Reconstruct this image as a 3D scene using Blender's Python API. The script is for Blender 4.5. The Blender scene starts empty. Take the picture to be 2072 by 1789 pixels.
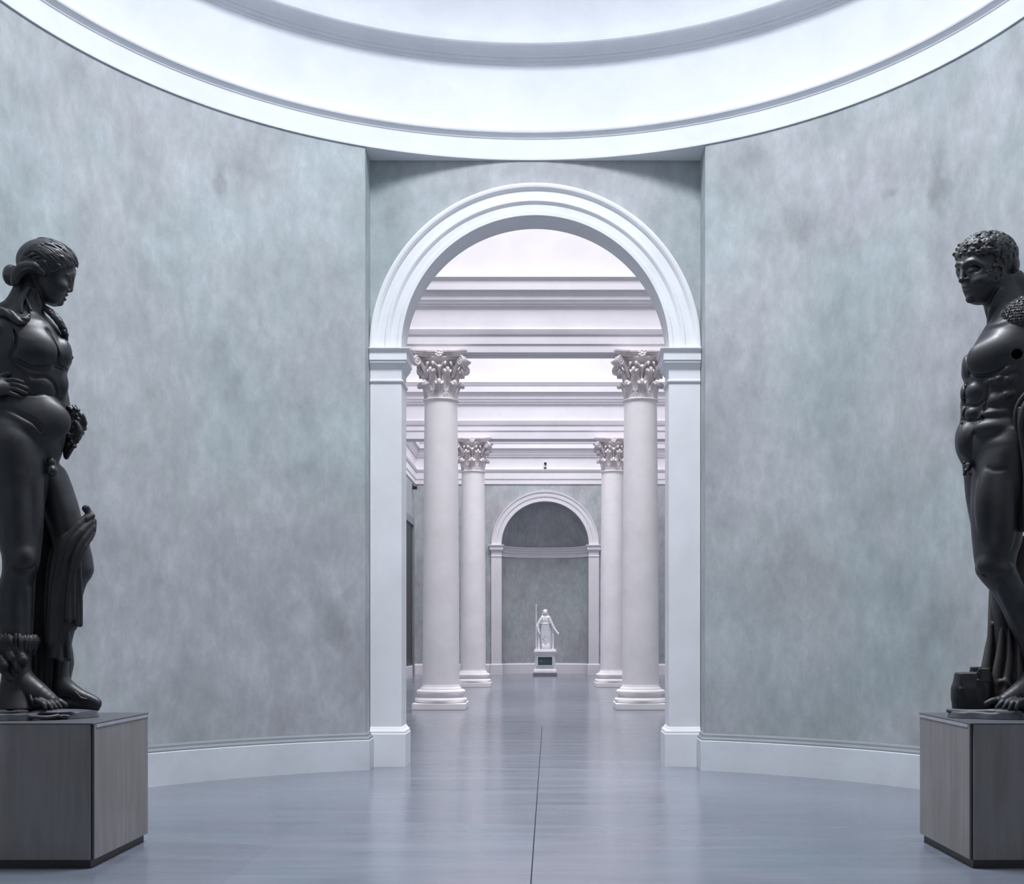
import bpy, bmesh, math, random
import numpy as np
from mathutils import Vector, Matrix
random.seed(7); np.random.seed(7)
sc = bpy.context.scene
C = sc.collection
PI = math.pi
# ------------------------------------------------------------------ camera
F, X0, HY, EYE = 2362.0, 1110.0, 1289.0, 1.6
cam = bpy.data.cameras.new('camera'); camo = bpy.data.objects.new('camera', cam); C.objects.link(camo)
camo.location = (0, 0, EYE); camo.rotation_euler = (PI/2, 0, 0)
cam.sensor_fit = 'HORIZONTAL'; cam.sensor_width = 36; cam.lens = F*36/2072
cam.shift_x = -(X0-1036)/2072; cam.shift_y = (HY-894.5)/2072
cam.clip_end = 200
sc.camera = camo
def at(px, py, Y): return Vector(((px-X0)*Y/F, Y, EYE-(py-HY)*Y/F))
def zat(py, Y): return EYE-(py-HY)*Y/F
def xat(px, Y): return (px-X0)*Y/F
# ------------------------------------------------------------------ materials
def mat(name):
    m = bpy.data.materials.new(name); m.use_nodes = True
    nt = m.node_tree; b = nt.nodes['Principled BSDF']
    return m, nt, b
def N(nt, t, **kw):
    n = nt.nodes.new(t)
    for k, v in kw.items():
        if k in n.inputs: n.inputs[k].default_value = v
        else: setattr(n, k, v)
    return n
def coords(nt, scale=(1,1,1)):
    tc = nt.nodes.new('ShaderNodeTexCoord'); mp = nt.nodes.new('ShaderNodeMapping')
    mp.inputs['Scale'].default_value = scale
    nt.links.new(tc.outputs['Object'], mp.inputs['Vector']); return mp.outputs['Vector']
def noise(nt, vec, scale, detail=6, rough=.6, dist=0):
    n = N(nt, 'ShaderNodeTexNoise'); n.inputs['Scale'].default_value = scale
    n.inputs['Detail'].default_value = detail; n.inputs['Roughness'].default_value = rough
    n.inputs['Distortion'].default_value = dist
    nt.links.new(vec, n.inputs['Vector']); return n.outputs['Fac']
def ramp(nt, fac, stops):
    r = nt.nodes.new('ShaderNodeValToRGB'); el = r.color_ramp.elements
    while len(el) < len(stops): el.new(.5)
    for e, (p, c) in zip(el, stops):
        e.position = p; e.color = (*c, 1) if len(c) == 3 else c
    nt.links.new(fac, r.inputs['Fac']); return r.outputs['Color']
def mix(nt, fac, a, b, mode='MIX'):
    m = nt.nodes.new('ShaderNodeMix'); m.data_type = 'RGBA'; m.blend_type = mode
    for s, v in ((m.inputs['Factor'], fac), (m.inputs['A'], a), (m.inputs['B'], b)):
        pass
    i = [x for x in m.inputs if x.enabled]
    for s, v in zip((m.inputs[0], m.inputs[6], m.inputs[7]), (fac, a, b)):
        if hasattr(v, 'is_linked'): nt.links.new(v, s)
        elif isinstance(v, tuple): s.default_value = (*v, 1)
        else: s.default_value = v
    return m.outputs[2]
def bump(nt, b, h, strength, dist=.01):
    n = nt.nodes.new('ShaderNodeBump'); n.inputs['Strength'].default_value = strength
    n.inputs['Distance'].default_value = dist
    nt.links.new(h, n.inputs['Height']); nt.links.new(n.outputs['Normal'], b.inputs['Normal'])
def g3(v): return (v, v, v)

def mk_plaster():
    m, nt, b = mat('grey_plaster')
    v = coords(nt)
    big = noise(nt, v, .45, 4, .5, .3)
    mid = noise(nt, coords(nt, (1, 1, .8)), 1.35, 9, .60, .12)
    fine = noise(nt, coords(nt, (1.5, 1.5, .85)), 4.2, 9, .70, .15)
    patch = noise(nt, coords(nt, (1.0, 1.0, .9)), .9, 3, .5, .2)
    c1 = ramp(nt, mid, [(.34, (.350,.368,.378)), (.5, (.396,.415,.427)), (.66, (.446,.467,.482))])
    c2 = ramp(nt, big, [(.36, (.93,1.0,.99)), (.5, (1,1,1)), (.62, (1.0,.968,.985))])
    c3 = ramp(nt, fine, [(.34, g3(.87)), (.52, g3(1.0)), (.68, g3(1.14))])
    c4 = ramp(nt, patch, [(.24, g3(.76)), (.40, g3(1.0))])
    c = mix(nt, 1.0, mix(nt, 1.0, mix(nt, 1.0, c1, c2, 'MULTIPLY'), c3, 'MULTIPLY'), c4, 'MULTIPLY')
    # a few old damp stains with their own ragged outlines, at fixed spots of the wall
    geo = nt.nodes.new('ShaderNodeNewGeometry')
    wob = nt.nodes.new('ShaderNodeTexNoise'); wob.inputs['Scale'].default_value = 2.2; wob.inputs['Detail'].default_value = 5
    nt.links.new(geo.outputs['Position'], wob.inputs['Vector'])
    wv = nt.nodes.new('ShaderNodeVectorMath'); wv.operation = 'SCALE'; wv.inputs['Scale'].default_value = .55
    nt.links.new(wob.outputs['Color'], wv.inputs[0])
    pv = nt.nodes.new('ShaderNodeVectorMath'); pv.operation = 'ADD'
    nt.links.new(geo.outputs['Position'], pv.inputs[0]); nt.links.new(wv.outputs[0], pv.inputs[1])
    for (px, py, rx, rz, dk) in ((1905,372,.19,.40,.74),(1805,398,.10,.10,.80),(440,378,.16,.20,.76),(1560,470,.30,.35,.90),(900,430,.1,.1,.9)):
        u = (px-1110)/2362; A_ = 1+u*u; B_ = -2*(u*-.23+9.41); C_ = .0529+88.55-25.7; Y = (-B_+math.sqrt(B_*B_-4*A_*C_))/(2*A_)
        d = nt.nodes.new('ShaderNodeVectorMath'); d.operation = 'SUBTRACT'; nt.links.new(pv.outputs[0], d.inputs[0])
        d.inputs[1].default_value = (u*Y+.275, Y+.275, 1.6-(py-1289)*Y/2362+.275)
        k = nt.nodes.new('ShaderNodeVectorMath'); k.operation = 'MULTIPLY'; nt.links.new(d.outputs[0], k.inputs[0]); k.inputs[1].default_value = (1/rx, 1/rx, 1/rz)
        l = nt.nodes.new('ShaderNodeVectorMath'); l.operation = 'LENGTH'; nt.links.new(k.outputs[0], l.inputs[0])
        c = mix(nt, 1.0, c, ramp(nt, l.outputs['Value'], [(.35, (dk, dk*.985, dk*.98)), (1.0, g3(1.0))]), 'MULTIPLY')
    nt.links.new(c, b.inputs['Base Color'])
    b.inputs['Roughness'].default_value = .62
    b.inputs['Specular IOR Level'].default_value = .35
    bump(nt, b, fine, .25, .006)
    return m
def mk_paint(name, col, var=.05, rough=.55, sc_=1.2, bs=.05):
    m, nt, b = mat(name)
    n = noise(nt, coords(nt), sc_, 6, .6, .3)
    lo = tuple(x*(1-var) for x in col); hi = tuple(min(1, x*(1+var*.6)) for x in col)
    nt.links.new(ramp(nt, n, [(.35, lo), (.62, hi)]), b.inputs['Base Color'])
    b.inputs['Roughness'].default_value = rough
    b.inputs['Specular IOR Level'].default_value = .3
    bump(nt, b, noise(nt, coords(nt), 30, 4), bs, .003)
    return m
def mk_floor():
    m, nt, b = mat('polished_stone_floor')
    v = coords(nt, (.25, 1.6, 1))
    streak = noise(nt, v, 2.2, 7, .6, .4)
    cloud = noise(nt, coords(nt), .9, 6, .6, .6)
    c = mix(nt, 1.0, ramp(nt, streak, [(.3, (.150,.164,.200)), (.7, (.200,.214,.250))]),
            ramp(nt, cloud, [(.3, (.90,1.0,1.0)), (.7, (1.05,.99,1.03))]), 'MULTIPLY')
    # joints: one long axial joint and cross joints, in world metres
    geo = nt.nodes.new('ShaderNodeNewGeometry'); sep = nt.nodes.new('ShaderNodeSeparateXYZ')
    nt.links.new(geo.outputs['Position'], sep.inputs['Vector'])
    def M(op, a, bb=None, cc=None):
        n = nt.nodes.new('ShaderNodeMath'); n.operation = op
        for i, x in enumerate((a, bb, cc)):
            if x is None: continue
            if hasattr(x, 'is_linked'): nt.links.new(x, n.inputs[i])
            else: n.inputs[i].default_value = x
        return n.outputs[0]
    axial = M('LESS_THAN', M('ABSOLUTE', M('ADD', sep.outputs['X'], .115)), .0042)
    near = M('LESS_THAN', sep.outputs['Y'], 20.9)
    axial = M('MULTIPLY', axial, near)
    fy = M('ABSOLUTE', M('SUBTRACT', M('MODULO', M('ADD', sep.outputs['Y'], 30.6), 3.02), 1.51))
    cross = M('LESS_THAN', fy, .008)
    cross = M('MULTIPLY', cross, M('GREATER_THAN', sep.outputs['Y'], 14.0))
    cross = M('MULTIPLY', cross, .25)
    j = M('MAXIMUM', axial, cross)
    # slab tone changes from slab to slab in the far hall
    cellv = nt.nodes.new('ShaderNodeCombineXYZ')
    nt.links.new(M('FLOOR', M('MULTIPLY', M('ADD', sep.outputs['X'], .115), .5)), cellv.inputs[0])
    nt.links.new(M('FLOOR', M('MULTIPLY', sep.outputs['Y'], 1/3.02)), cellv.inputs[1])
    wn = nt.nodes.new('ShaderNodeTexWhiteNoise'); wn.noise_dimensions = '2D'
    nt.links.new(cellv.outputs[0], wn.inputs['Vector'])
    tone = ramp(nt, wn.outputs['Value'], [(0, g3(.95)), (1, g3(1.05))])
    c = mix(nt, 1.0, c, tone, 'MULTIPLY')
    c = mix(nt, j, c, (.035,.036,.042))
    nt.links.new(c, b.inputs['Base Color'])
    r = ramp(nt, streak, [(.3, g3(.15)), (.7, g3(.23))])
    nt.links.new(r, b.inputs['Roughness'])
    nt.links.new(M('MULTIPLY', M('SUBTRACT', 1.0, j), .55), b.inputs['Specular IOR Level'])
    return m
def mk_basalt(name='dark_stone', col=(.027,.028,.032), rough=.43):
    m, nt, b = mat(name)
    n = noise(nt, coords(nt), 4, 7, .65, .4)
    nt.links.new(ramp(nt, n, [(.3, tuple(x*.72 for x in col)), (.58, col), (.75, tuple(x*1.5 for x in col))]), b.inputs['Base Color'])
    nt.links.new(ramp(nt, noise(nt, coords(nt), 9, 5), [(.3, g3(rough-.06)), (.7, g3(rough+.14))]), b.inputs['Roughness'])
    b.inputs['Specular IOR Level'].default_value = .5
    bump(nt, b, noise(nt, coords(nt), 45, 5, .7), .10, .004)
    return m
def mk_rope():
    m, nt, b = mat('pitted_pelt_stone')
    v = nt.nodes.new('ShaderNodeTexVoronoi'); v.inputs['Scale'].default_value = 42
    nt.links.new(coords(nt, (1, 1, .7)), v.inputs['Vector'])
    nt.links.new(ramp(nt, v.outputs['Distance'], [(.1, (.085,.085,.095)), (.6, (.02,.02,.023))]), b.inputs['Base Color'])
    b.inputs['Roughness'].default_value = .4
    inv = nt.nodes.new('ShaderNodeMath'); inv.operation = 'SUBTRACT'; inv.inputs[0].default_value = 1
    nt.links.new(v.outputs['Distance'], inv.inputs[1])
    bump(nt, b, inv.outputs[0], 1.0, .014)
    return m
def mk_pedestal():
    m, nt, b = mat('brushed_grey_brown_panel')
    a = noise(nt, coords(nt, (7, 7, .6)), 2.2, 7, .62, .4)
    d = noise(nt, coords(nt), 2.3, 4, .5, .3)
    c = mix(nt, 1.0, ramp(nt, a, [(.3, (.205,.193,.193)), (.7, (.285,.268,.272))]),
            ramp(nt, d, [(.3, (.9,.92,.86)), (.7, (1.06,1.03,1.06))]), 'MULTIPLY')
    nt.links.new(c, b.inputs['Base Color'])
    b.inputs['Roughness'].default_value = .5
    b.inputs['Specular IOR Level'].default_value = .4
    bump(nt, b, a, .08, .003)
    return m
def mk_flat(name, col, rough=.5, metal=0.0):
    m, nt, b = mat(name)
    n = noise(nt, coords(nt), 12, 4)
    nt.links.new(ramp(nt, n, [(.3, tuple(x*.9 for x in col)), (.7, tuple(x*1.08 for x in col))]), b.inputs['Base Color'])
    b.inputs['Roughness'].default_value = rough; b.inputs['Metallic'].default_value = metal
    return m
def mk_marble():
    m, nt, b = mat('white_marble')
    n = noise(nt, coords(nt), 3, 6)
    nt.links.new(ramp(nt, n, [(.3, (.76,.76,.80)), (.7, (.88,.88,.91))]), b.inputs['Base Color'])
    b.inputs['Roughness'].default_value = .4
    return m
PLASTER = mk_plaster()
WHITE = mk_paint('cool_white_paint', (.735,.755,.79))
TRIM = mk_paint('white_trim_paint', (.79,.79,.81), .07, .45, .9)
BASEW = mk_paint('chalky_baseboard_paint', (.66,.685,.72), .08, .5, 1.4)
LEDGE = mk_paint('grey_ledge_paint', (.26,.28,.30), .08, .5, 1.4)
HALLW = mk_paint('warm_white_paint', (.76,.74,.775), .04)
COLST = mk_paint('column_stucco', (.86,.835,.84), .06, .42, 1.1)
CAPST = mk_paint('weathered_capital_stucco', (.72,.665,.67), .22, .45, 5, .3)
FLOORM = mk_floor()
BASALT = mk_basalt()
DRAPE = mk_basalt('dark_stone_drapery', (.030,.028,.031), .52)
HAIRM = mk_basalt('dark_stone_hair', (.034,.035,.039), .42)
ROCKM = mk_basalt('dark_stone_base', (.075,.078,.092), .45)
TRUNKM = mk_basalt('brownish_dark_stone', (.052,.046,.048), .5)
PELT = mk_rope()
PEDM = mk_pedestal()
DARKM = mk_flat('dark_metal_edge', (.030,.030,.034), .4)
PLINTHM = mk_flat('dark_plinth', (.045,.043,.045), .5)
SILVER = mk_flat('bright_metal_strip', (.55,.57,.62), .28, .8)
MARBLE = mk_marble()
PANELM = mk_flat('dark_teal_inscription_panel', (.055,.085,.10), .4)
PALELET = mk_flat('pale_lettering', (.35,.42,.42), .5)
BLACK = mk_flat('black_plastic', (.012,.012,.014), .4)
TOPM = mk_flat('dark_slate_top', (.085,.088,.10), .45)
GREYPED = mk_flat('grey_marble_step', (.22,.23,.27), .4)
# ------------------------------------------------------------------ mesh helpers
def link(name, me, m=None, parent=None, smooth=False):
    o = bpy.data.objects.new(name, me); C.objects.link(o)
    if m: me.materials.append(m)
    if parent: o.parent = parent
    if smooth: me.shade_smooth()
    return o
def raw(name, V, Fc, m=None, parent=None, smooth=False):
    me = bpy.data.meshes.new(name); me.from_pydata([tuple(v) for v in V], [], [tuple(f) for f in Fc]); me.update()
    bm = bmesh.new(); bm.from_mesh(me); bmesh.ops.recalc_face_normals(bm, faces=bm.faces); bm.to_mesh(me); bm.free()
    return link(name, me, m, parent, smooth)
class MB:
    def __init__(s): s.V = []; s.F = []
    def add(s, V, Fc):
        o = len(s.V); s.V += [tuple(v) for v in V]; s.F += [tuple(i+o for i in f) for f in Fc]; return s
    def box(s, x0, x1, y0, y1, z0, z1):
        V = [(x,y,z) for z in (z0,z1) for y in (y0,y1) for x in (x0,x1)]
        return s.add(V, [(0,2,3,1),(4,5,7,6),(0,1,5,4),(2,6,7,3),(0,4,6,2),(1,3,7,5)])
    def prism(s, poly, z0, z1):          # poly: list of (x,y)
        n = len(poly)
        V = [(x,y,z0) for x,y in poly]+[(x,y,z1) for x,y in poly]
        Fc = [tuple(range(n))[::-1], tuple(range(n,2*n))]+[(i,(i+1)%n,n+(i+1)%n,n+i) for i in range(n)]
        return s.add(V, Fc)
    def grid(s, rows, closeu=False, closev=False):
        nu = len(rows); nv = len(rows[0]); V = [p for r in rows for p in r]; Fc = []
        for i in range(nu if closeu else nu-1):
            for j in range(nv if closev else nv-1):
                a = i*nv+j; b_ = i*nv+(j+1)%nv; c = ((i+1)%nu)*nv+(j+1)%nv; d = ((i+1)%nu)*nv+j
                Fc.append((a,b_,c,d))
        return s.add(V, Fc)
    def sweep(s, path, prof, closed=False, endcaps=True):
        """prof: closed polygon of (offset, z); path: list of (x,y,nx,ny) with the direction offsets go."""
        rows = [[(x+nx*o, y+ny*o, z) for o, z in prof] for x,y,nx,ny in path]
        k = len(s.V); s.grid(rows, closeu=closed, closev=True)
        if endcaps and not closed:
            n = len(prof); m_ = len(path)
            s.F.append(tuple(k+i for i in range(n))); s.F.append(tuple(k+(m_-1)*n+i for i in range(n))[::-1])
        return s
    def lathe(s, prof, cx=0, cy=0, seg=48, capends=True):
        rows = [[(cx+r*math.cos(2*PI*j/seg), cy+r*math.sin(2*PI*j/seg), z) for j in range(seg)] for r, z in prof]
        k = len(s.V); s.grid(rows, closev=True)
        if capends:
            s.F.append(tuple(k+j for j in range(seg))[::-1]); s.F.append(tuple(k+(len(prof)-1)*seg+j for j in range(seg)))
        return s
    def build(s, name, m, parent=None, smooth=False, angle=None, bevel=0):
        o = raw(name, s.V, s.F, m, parent, False)
        if smooth or angle:
            me = o.data; me.shade_smooth()
            if angle: me.set_sharp_from_angle(angle=math.radians(angle))
        if bevel:
            b = o.modifiers.new('bevel', 'BEVEL'); b.width = bevel; b.segments = 2; b.limit_method = 'ANGLE'; b.angle_limit = math.radians(40)
        return o
def struct(o, label=None):
    o['kind'] = 'structure'
    if label: o['label'] = label
    return o
def thing(name, label, cat, loc=(0,0,0), rotz=0, group=None):
    o = bpy.data.objects.new(name, None); C.objects.link(o); o.location = loc; o.rotation_euler = (0,0,rotz)
    o.empty_display_size = .2
    o['label'] = label; o['category'] = cat
    if group: o['group'] = group
    return o
def tag(o, label, cat, group=None):
    o['label'] = label; o['category'] = cat
    if group: o['group'] = group
    return o
# ------------------------------------------------------------------ rotunda
RC = (-.23, 9.41); R = 5.07
AX = -.165                               # axis of the enfilade
YN = RC[1]+R                             # back wall of the niche with the arch
ZA = 5.91+EYE                            # underside of the cornice ring
NH = 2.047                               # niche half width
def ringpt(a, r): return (RC[0]+r*math.sin(a), RC[1]+r*math.cos(a))
def ring_path(a0, a1, n, r=R):           # offsets run towards the centre
    return [(RC[0]+r*math.sin(a), RC[1]+r*math.cos(a), -math.sin(a), -math.cos(a)) for a in [a0+(a1-a0)*i/n for i in range(n+1)]]
aL = math.asin((AX-NH-RC[0])/R); aR = math.asin((AX+NH-RC[0])/R)
REAR = math.radians(141)
for side, a0, a1 in (('left', aL, -REAR), ('right', aR, REAR)):
    inner = [ringpt(a0+(a1-a0)*i/72, R) for i in range(73)]
    ex = inner[0][0]
    outer = [ringpt(a0+(a1-a0)*i/72, R+.45) for i in range(3, 73)]
    poly = inner+outer[::-1]+[(ex+(-.35 if side == 'left' else .35), YN+.3), (ex, YN+.3)]
    o = MB().prism(poly, 0, ZA).build('wall_'+side, PLASTER, angle=30); struct(o, 'curved grey plaster wall on the %s of the rotunda' % side)
# base boards with a moulded cap, turned round the niche corner
BH = .445
def base_prof(z=BH):
    return [(0,0),(.062,0),(.062,.355),(.052,.362),(.052,.378),(.040,.395),(.028,.402),(.024,.425),(.010,.442),(0,.445)]
for side, a0, a1 in (('left', aL, -REAR), ('right', aR, REAR)):
    sg = -1 if side == 'left' else 1
    path = ring_path(a0, a1, 70)
    x, y = path[0][0], path[0][1]
    # mitre at the corner: leave the curve, turn into the niche jamb
    nx, ny = path[0][2], path[0][3]
    path[0] = (x, y, -sg, -1.0)
    path = [(x, YN-.01, -sg, 0)]+path
    o = MB().sweep(path, base_prof()).build('baseboard_'+side, BASEW, angle=25); struct(o, 'white baseboard along the %s rotunda wall' % side)
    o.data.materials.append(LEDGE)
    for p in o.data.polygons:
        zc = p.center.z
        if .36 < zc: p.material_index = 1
# niche back wall with the arch opening
AR = 1.67; ZS = zat(707, YN-.05)          # clear radius and springing height of the near arch
def arch_wall(mb, x0, x1, ztop, cx, rad, zs, y0, y1, n=40):
    mb.box(x0, cx-rad, y0, y1, 0, zs); mb.box(cx+rad, x1, y0, y1, 0, zs)
    pts = [(cx-rad*math.cos(PI*i/n), zs+rad*math.sin(PI*i/n)) for i in range(n+1)]
    xs = [x0]+[p[0] for p in pts]+[x1]
    up = [(x, ztop) for x in xs]; lo = [(x0, zs)]+pts+[(x1, zs)]
    rows = [[(x,y0,z) for x,z in lo],[(x,y0,z) for x,z in up],[(x,y1,z) for x,z in up],[(x,y1,z) for x,z in lo]]
    mb.grid(rows, closeu=True)
    return mb
o = arch_wall(MB(), AX-NH-.35, AX+NH+.35, ZA, AX, AR+.06, ZS, YN, YN+.42).build('wall_front', PLASTER)
struct(o, 'grey plaster wall above the near arch')
# ceiling of the niche
arc = [ringpt(aL*1.15+(aR-aL)*1.15*i/30, R+.024) for i in range(31)]
o = MB().prism(arc+[(arc[-1][0], YN+.42), (arc[0][0], YN+.42)], ZA, ZA+.25).build('ceiling_niche', WHITE); struct(o, 'flat ceiling strip over the arch niche')
# archivolt, pilasters and imposts of an arch, as one trim
def archivolt(mb, cx, zs, prof, n=64):
    """prof: closed list of (radius, y)"""
    rows = [[(cx-r*math.cos(PI*i/n), y, zs+r*math.sin(PI*i/n)) for r, y in prof] for i in range(n+1)]
    return mb.grid(rows, closev=True)
YB = YN+.43
arc_prof = [(1.655,YB),(1.655,YN-.065),(1.70,YN-.068),(1.71,YN-.060),(1.715,YN-.052),(1.79,YN-.056),(1.80,YN-.068),(1.825,YN-.085),(1.85,YN-.085),
            (1.86,YN-.075),(1.865,YN-.068),(1.955,YN-.068),(1.965,YN-.085),(1.99,YN-.105),(2.015,YN-.11),(2.04,YN-.105),(2.04,YN+.02),(1.75,YN+.02),(1.75,YB)]
o = archivolt(MB(), AX, ZS, arc_prof).build('trim_1', TRIM, angle=20); struct(o, 'white moulded archivolt of the near arch')
def rect_sweep(x0, x1, y0, y1, prof):
    """moulding round a rectangular pier; prof closed (offset,z)"""
    path = [(x0,y1,-1,1),(x0,y0,-1,-1),(x1,y0,1,-1),(x1,y1,1,1)]
    return path, prof
ti = 2
for side, sg in (('left', -1), ('right', 1)):
    xin = AX+sg*1.652; xout = AX+sg*2.04
    x0, x1 = min(xin,xout), max(xin,xout); yf = YN-.055
    mb = MB().box(x0, x1, yf, YB, 0, ZS)
    # inner part only mouldings: front and reveal
    def wrap(prof):
        path = [(xout, yf, 0, -1), (xin, yf, -sg, -1), (xin, YB, -sg, 0)]
        mb.sweep(path, prof)
    wrap([(0,0),(.055,0),(.055,.40),(.045,.415),(.048,.425),(.040,.445),(.022,.455),(.012,.475),(0,.49)])
    zt = ZS
    wrap([(0,zt-.42),(.012,zt-.415),(.022,zt-.40),(.022,zt-.385),(.008,zt-.375),(0,zt-.375)])
    wrap([(0,zt-.25),(.010,zt-.24),(.020,zt-.225),(.050,zt-.185),(.058,zt-.175),(.058,zt-.155),(.072,zt-.145),(.072,zt-.06),(.080,zt-.05),(.100,zt-.025),(.108,zt-.012),(.108,zt),(0,zt)])
    o = mb.build('trim_%d' % ti, TRIM, angle=20); struct(o, 'white pilaster with impost on the %s of the near arch' % side); ti += 1
# cornice rings and dome
def zr(z): return z+EYE
cor = [(-.10,zr(5.935)),(-.022,zr(5.935)),(-.022,zr(5.91)),(.018,zr(5.91)),(.020,zr(5.935)),(.012,zr(5.94)),(.012,zr(6.165)),(.020,zr(6.17)),(.024,zr(6.185)),(.030,zr(6.19)),
       (.036,zr(6.20)),(.056,zr(6.218)),(.068,zr(6.226)),(.073,zr(6.245)),(.064,zr(6.256)),(-.05,zr(6.29)),(-.075,zr(6.31)),(-.10,zr(6.31))]
full = ring_path(0, 2*PI, 180)[:-1]
o = MB().sweep(full, cor, closed=True).build('trim_%d' % ti, WHITE, angle=18); struct(o, 'white cornice ring above the rotunda wall'); ti += 1
drum = [(-.45,zr(6.30)),(-.028,zr(6.30)),(-.028,zr(7.145)),(-.45,zr(7.145))]
o = MB().sweep(full, drum, closed=True).build('wall_drum', WHITE, angle=18); struct(o, 'white drum band between the two cornice rings')
up = [(-.40,zr(7.10)),(-.022,zr(7.105)),(-.012,zr(7.12)),(-.012,zr(7.14)),(.012,zr(7.145)),(.024,zr(7.16)),(.024,zr(7.175)),(.055,zr(7.18)),(.07,zr(7.20)),
      (.10,zr(7.225)),(.115,zr(7.235)),(.15,zr(7.245)),(.165,zr(7.242)),(.200,zr(7.245)),(.212,zr(7.262)),(.216,zr(7.30)),(.216,zr(7.36)),(.16,zr(7.39)),(-.40,zr(7.39))]
o = MB().sweep(full, up, closed=True).build('trim_%d' % ti, WHITE, angle=18); struct(o, 'upper grey shadowed cornice ring below the dome'); ti += 1
# dome: elliptical shell with an oculus
OC_R, OC_Z, DB = 1.75, 12.1, zr(7.32)
def dome_rows(ro, n=26):
    rows = []
    a_end = math.acos(OC_R/(4.86))
    rise = (OC_Z-DB)/math.sin(a_end)
    for i in range(n+1):
        t = a_end*i/n
        r = (4.86+ro)*math.cos(t); z = DB+(rise+ro)*math.sin(t)
        rows.append([(RC[0]+r*math.cos(2*PI*j/128), RC[1]+r*math.sin(2*PI*j/128), z) for j in range(128)])
    return rows
ri, ro_ = dome_rows(0), dome_rows(.3)
o = MB().grid(ri+ro_[::-1], closeu=True, closev=True).build('ceiling', WHITE, angle=30); struct(o, 'white plaster dome of the rotunda')
# oculus curb and glazed skylight (a window to the sky)
o = MB().sweep([(RC[0]+OC_R*math.sin(a), RC[1]+OC_R*math.cos(a), math.sin(a), math.cos(a)) for a in [2*PI*i/96 for i in range(96)]],
               [(-.03,OC_Z-.05),(.16,OC_Z-.05),(.16,OC_Z+.75),(-.03,OC_Z+.75)], closed=True).build('window_1', WHITE, angle=30)
struct(o, 'round skylight curb at the top of the dome')
# ------------------------------------------------------------------ floor
o = MB().box(-10, 10, -6, 53, -.2, 0).build('floor', FLOORM); struct(o, 'polished grey stone floor')
# ------------------------------------------------------------------ hall behind the arch
YF = 49.5
HX0, HX1 = AX-5.5, AX+5.55
hi_z = 18.0
def entab(mb, path, rows, Y, depth_scale=1.0):
    """entablature profile from pixel rows measured at depth Y: (bottom, fascia line, architrave top lo, architrave top hi, frieze top, bed top, soffit front, corona top, cyma top)"""
    b0, f1, a0, a1, fr, bd, so, co, cy = rows
    z = lambda py, off: EYE+(HY-py)*(Y-off)/F
    p = [(-.3, z(b0,0)), (.0, z(b0,0)), (.0, z(f1,0)), (.025, z(f1,0)+.005), (.025, z(a0,.03)), (.05, z(a0,.05)), (.07, z((a0+a1)/2,.07)), (.085, z(a1,.085)),
         (.0, z(a1,.085)+.02), (.0, z(fr,0)), (.05, z(fr,.05)+.01), (.06, z((fr+bd)/2,.06)), (.08, z((fr+bd)/2,.08)), (.10, z(bd,.10)), (.12, z(bd,.12)+.02),
         (.12, z(so,.21)), (.21, z(so,.21)), (.21, z(co,.21)-.02), (.225, z(co,.225)), (.23, z(co,.23)+.02), (.245, z((co+cy)/2,.245)), (.265, z(cy,.265)), (.25, z(cy,.25)+.03), (-.05, z(cy,.26)+.12), (-.3, z(cy,.26)+.12)]
    return mb.sweep(path, p)
rows1 = (713, 697, 677, 666, 620, 608, 586, 566, 560)
rows2 = (888, 872, 860, 851, 818, 808, 793, 780, 773)
rows3 = (980, 970, 955, 950, 925, 916, 907.5, 897.5, 890)
for rows, yf in ((rows1, 25.80), (rows2, 37.35)):
    path = [(HX0-.3, yf, 0, -1), (HX1+.3, yf, 0, -1)]
    mb = entab(MB(), path, rows, yf)
    zb = zat(rows[0], yf)
    mb.box(HX0-.3, HX1+.3, yf+.29, yf+.58, zb, hi_z)          # back half of the lintel and the wall above
    mb.box(HX0-.3, HX1+.3, yf+.02, yf+.30, zat(rows[8], yf)+.02, hi_z)
    o = mb.build('trim_%d' % ti, HALLW, angle=20); struct(o, 'white lintel with cornice across the hall over the %s columns' % ('near' if yf < 30 else 'far')); ti += 1
# far wall, side walls
FCX = xat(1103, YF); FR = 1.865; FZS = zat(1103, YF)
o = arch_wall(MB(), HX0-.4, HX1+.4, hi_z, FCX, FR, FZS, YF, YF+.5).build('wall_far', PLASTER); struct(o, 'grey plaster end wall of the hall')
o = MB().box(HX0-.4, HX0, YB+.05, YF, 0, hi_z).build('wall_hall_left', PLASTER); struct(o, 'grey left side wall of the hall')
o = MB().box(HX1, HX1+.4, YB+.05, YF, 0, hi_z).build('wall_hall_right', PLASTER); struct(o, 'grey right side wall of the hall')
o = MB().box(HX0-.4, AX-NH-.3, YB-.12, YB+.05, 0, hi_z).box(AX+NH+.3, HX1+.4, YB-.12, YB+.05, 0, hi_z).box(AX-NH-.3, AX+NH+.3, YB-.005, YB+.05, ZS+2.05, hi_z).build('wall_hall_near', PLASTER); struct(o)
mb = MB()
entab(mb, [(HX0+.03, 38.0, 1, 0), (HX0+.03, YF-.03, 1, -1), (HX1-.03, YF-.03, -1, -1), (HX1-.03, 38.0, -1, 0)], rows3, YF)
mb.box(HX0+.01, HX1-.01, YF-.06, YF-.01, zat(890, YF-.5)+.1, hi_z)
o = mb.build('trim_%d' % ti, HALLW, angle=20); struct(o, 'white entablature along the end wall of the hall'); ti += 1
mb = MB()
for ya, yb in ((26.4, 37.3), (YB+.06, 25.7)):
    entab(mb, [(HX0+.03, ya, 1, 0), (HX0+.03, yb, 1, 0)], rows2, 37.35); entab(mb, [(HX1-.03, yb, -1, 0), (HX1-.03, ya, -1, 0)], rows2, 37.35)
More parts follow.
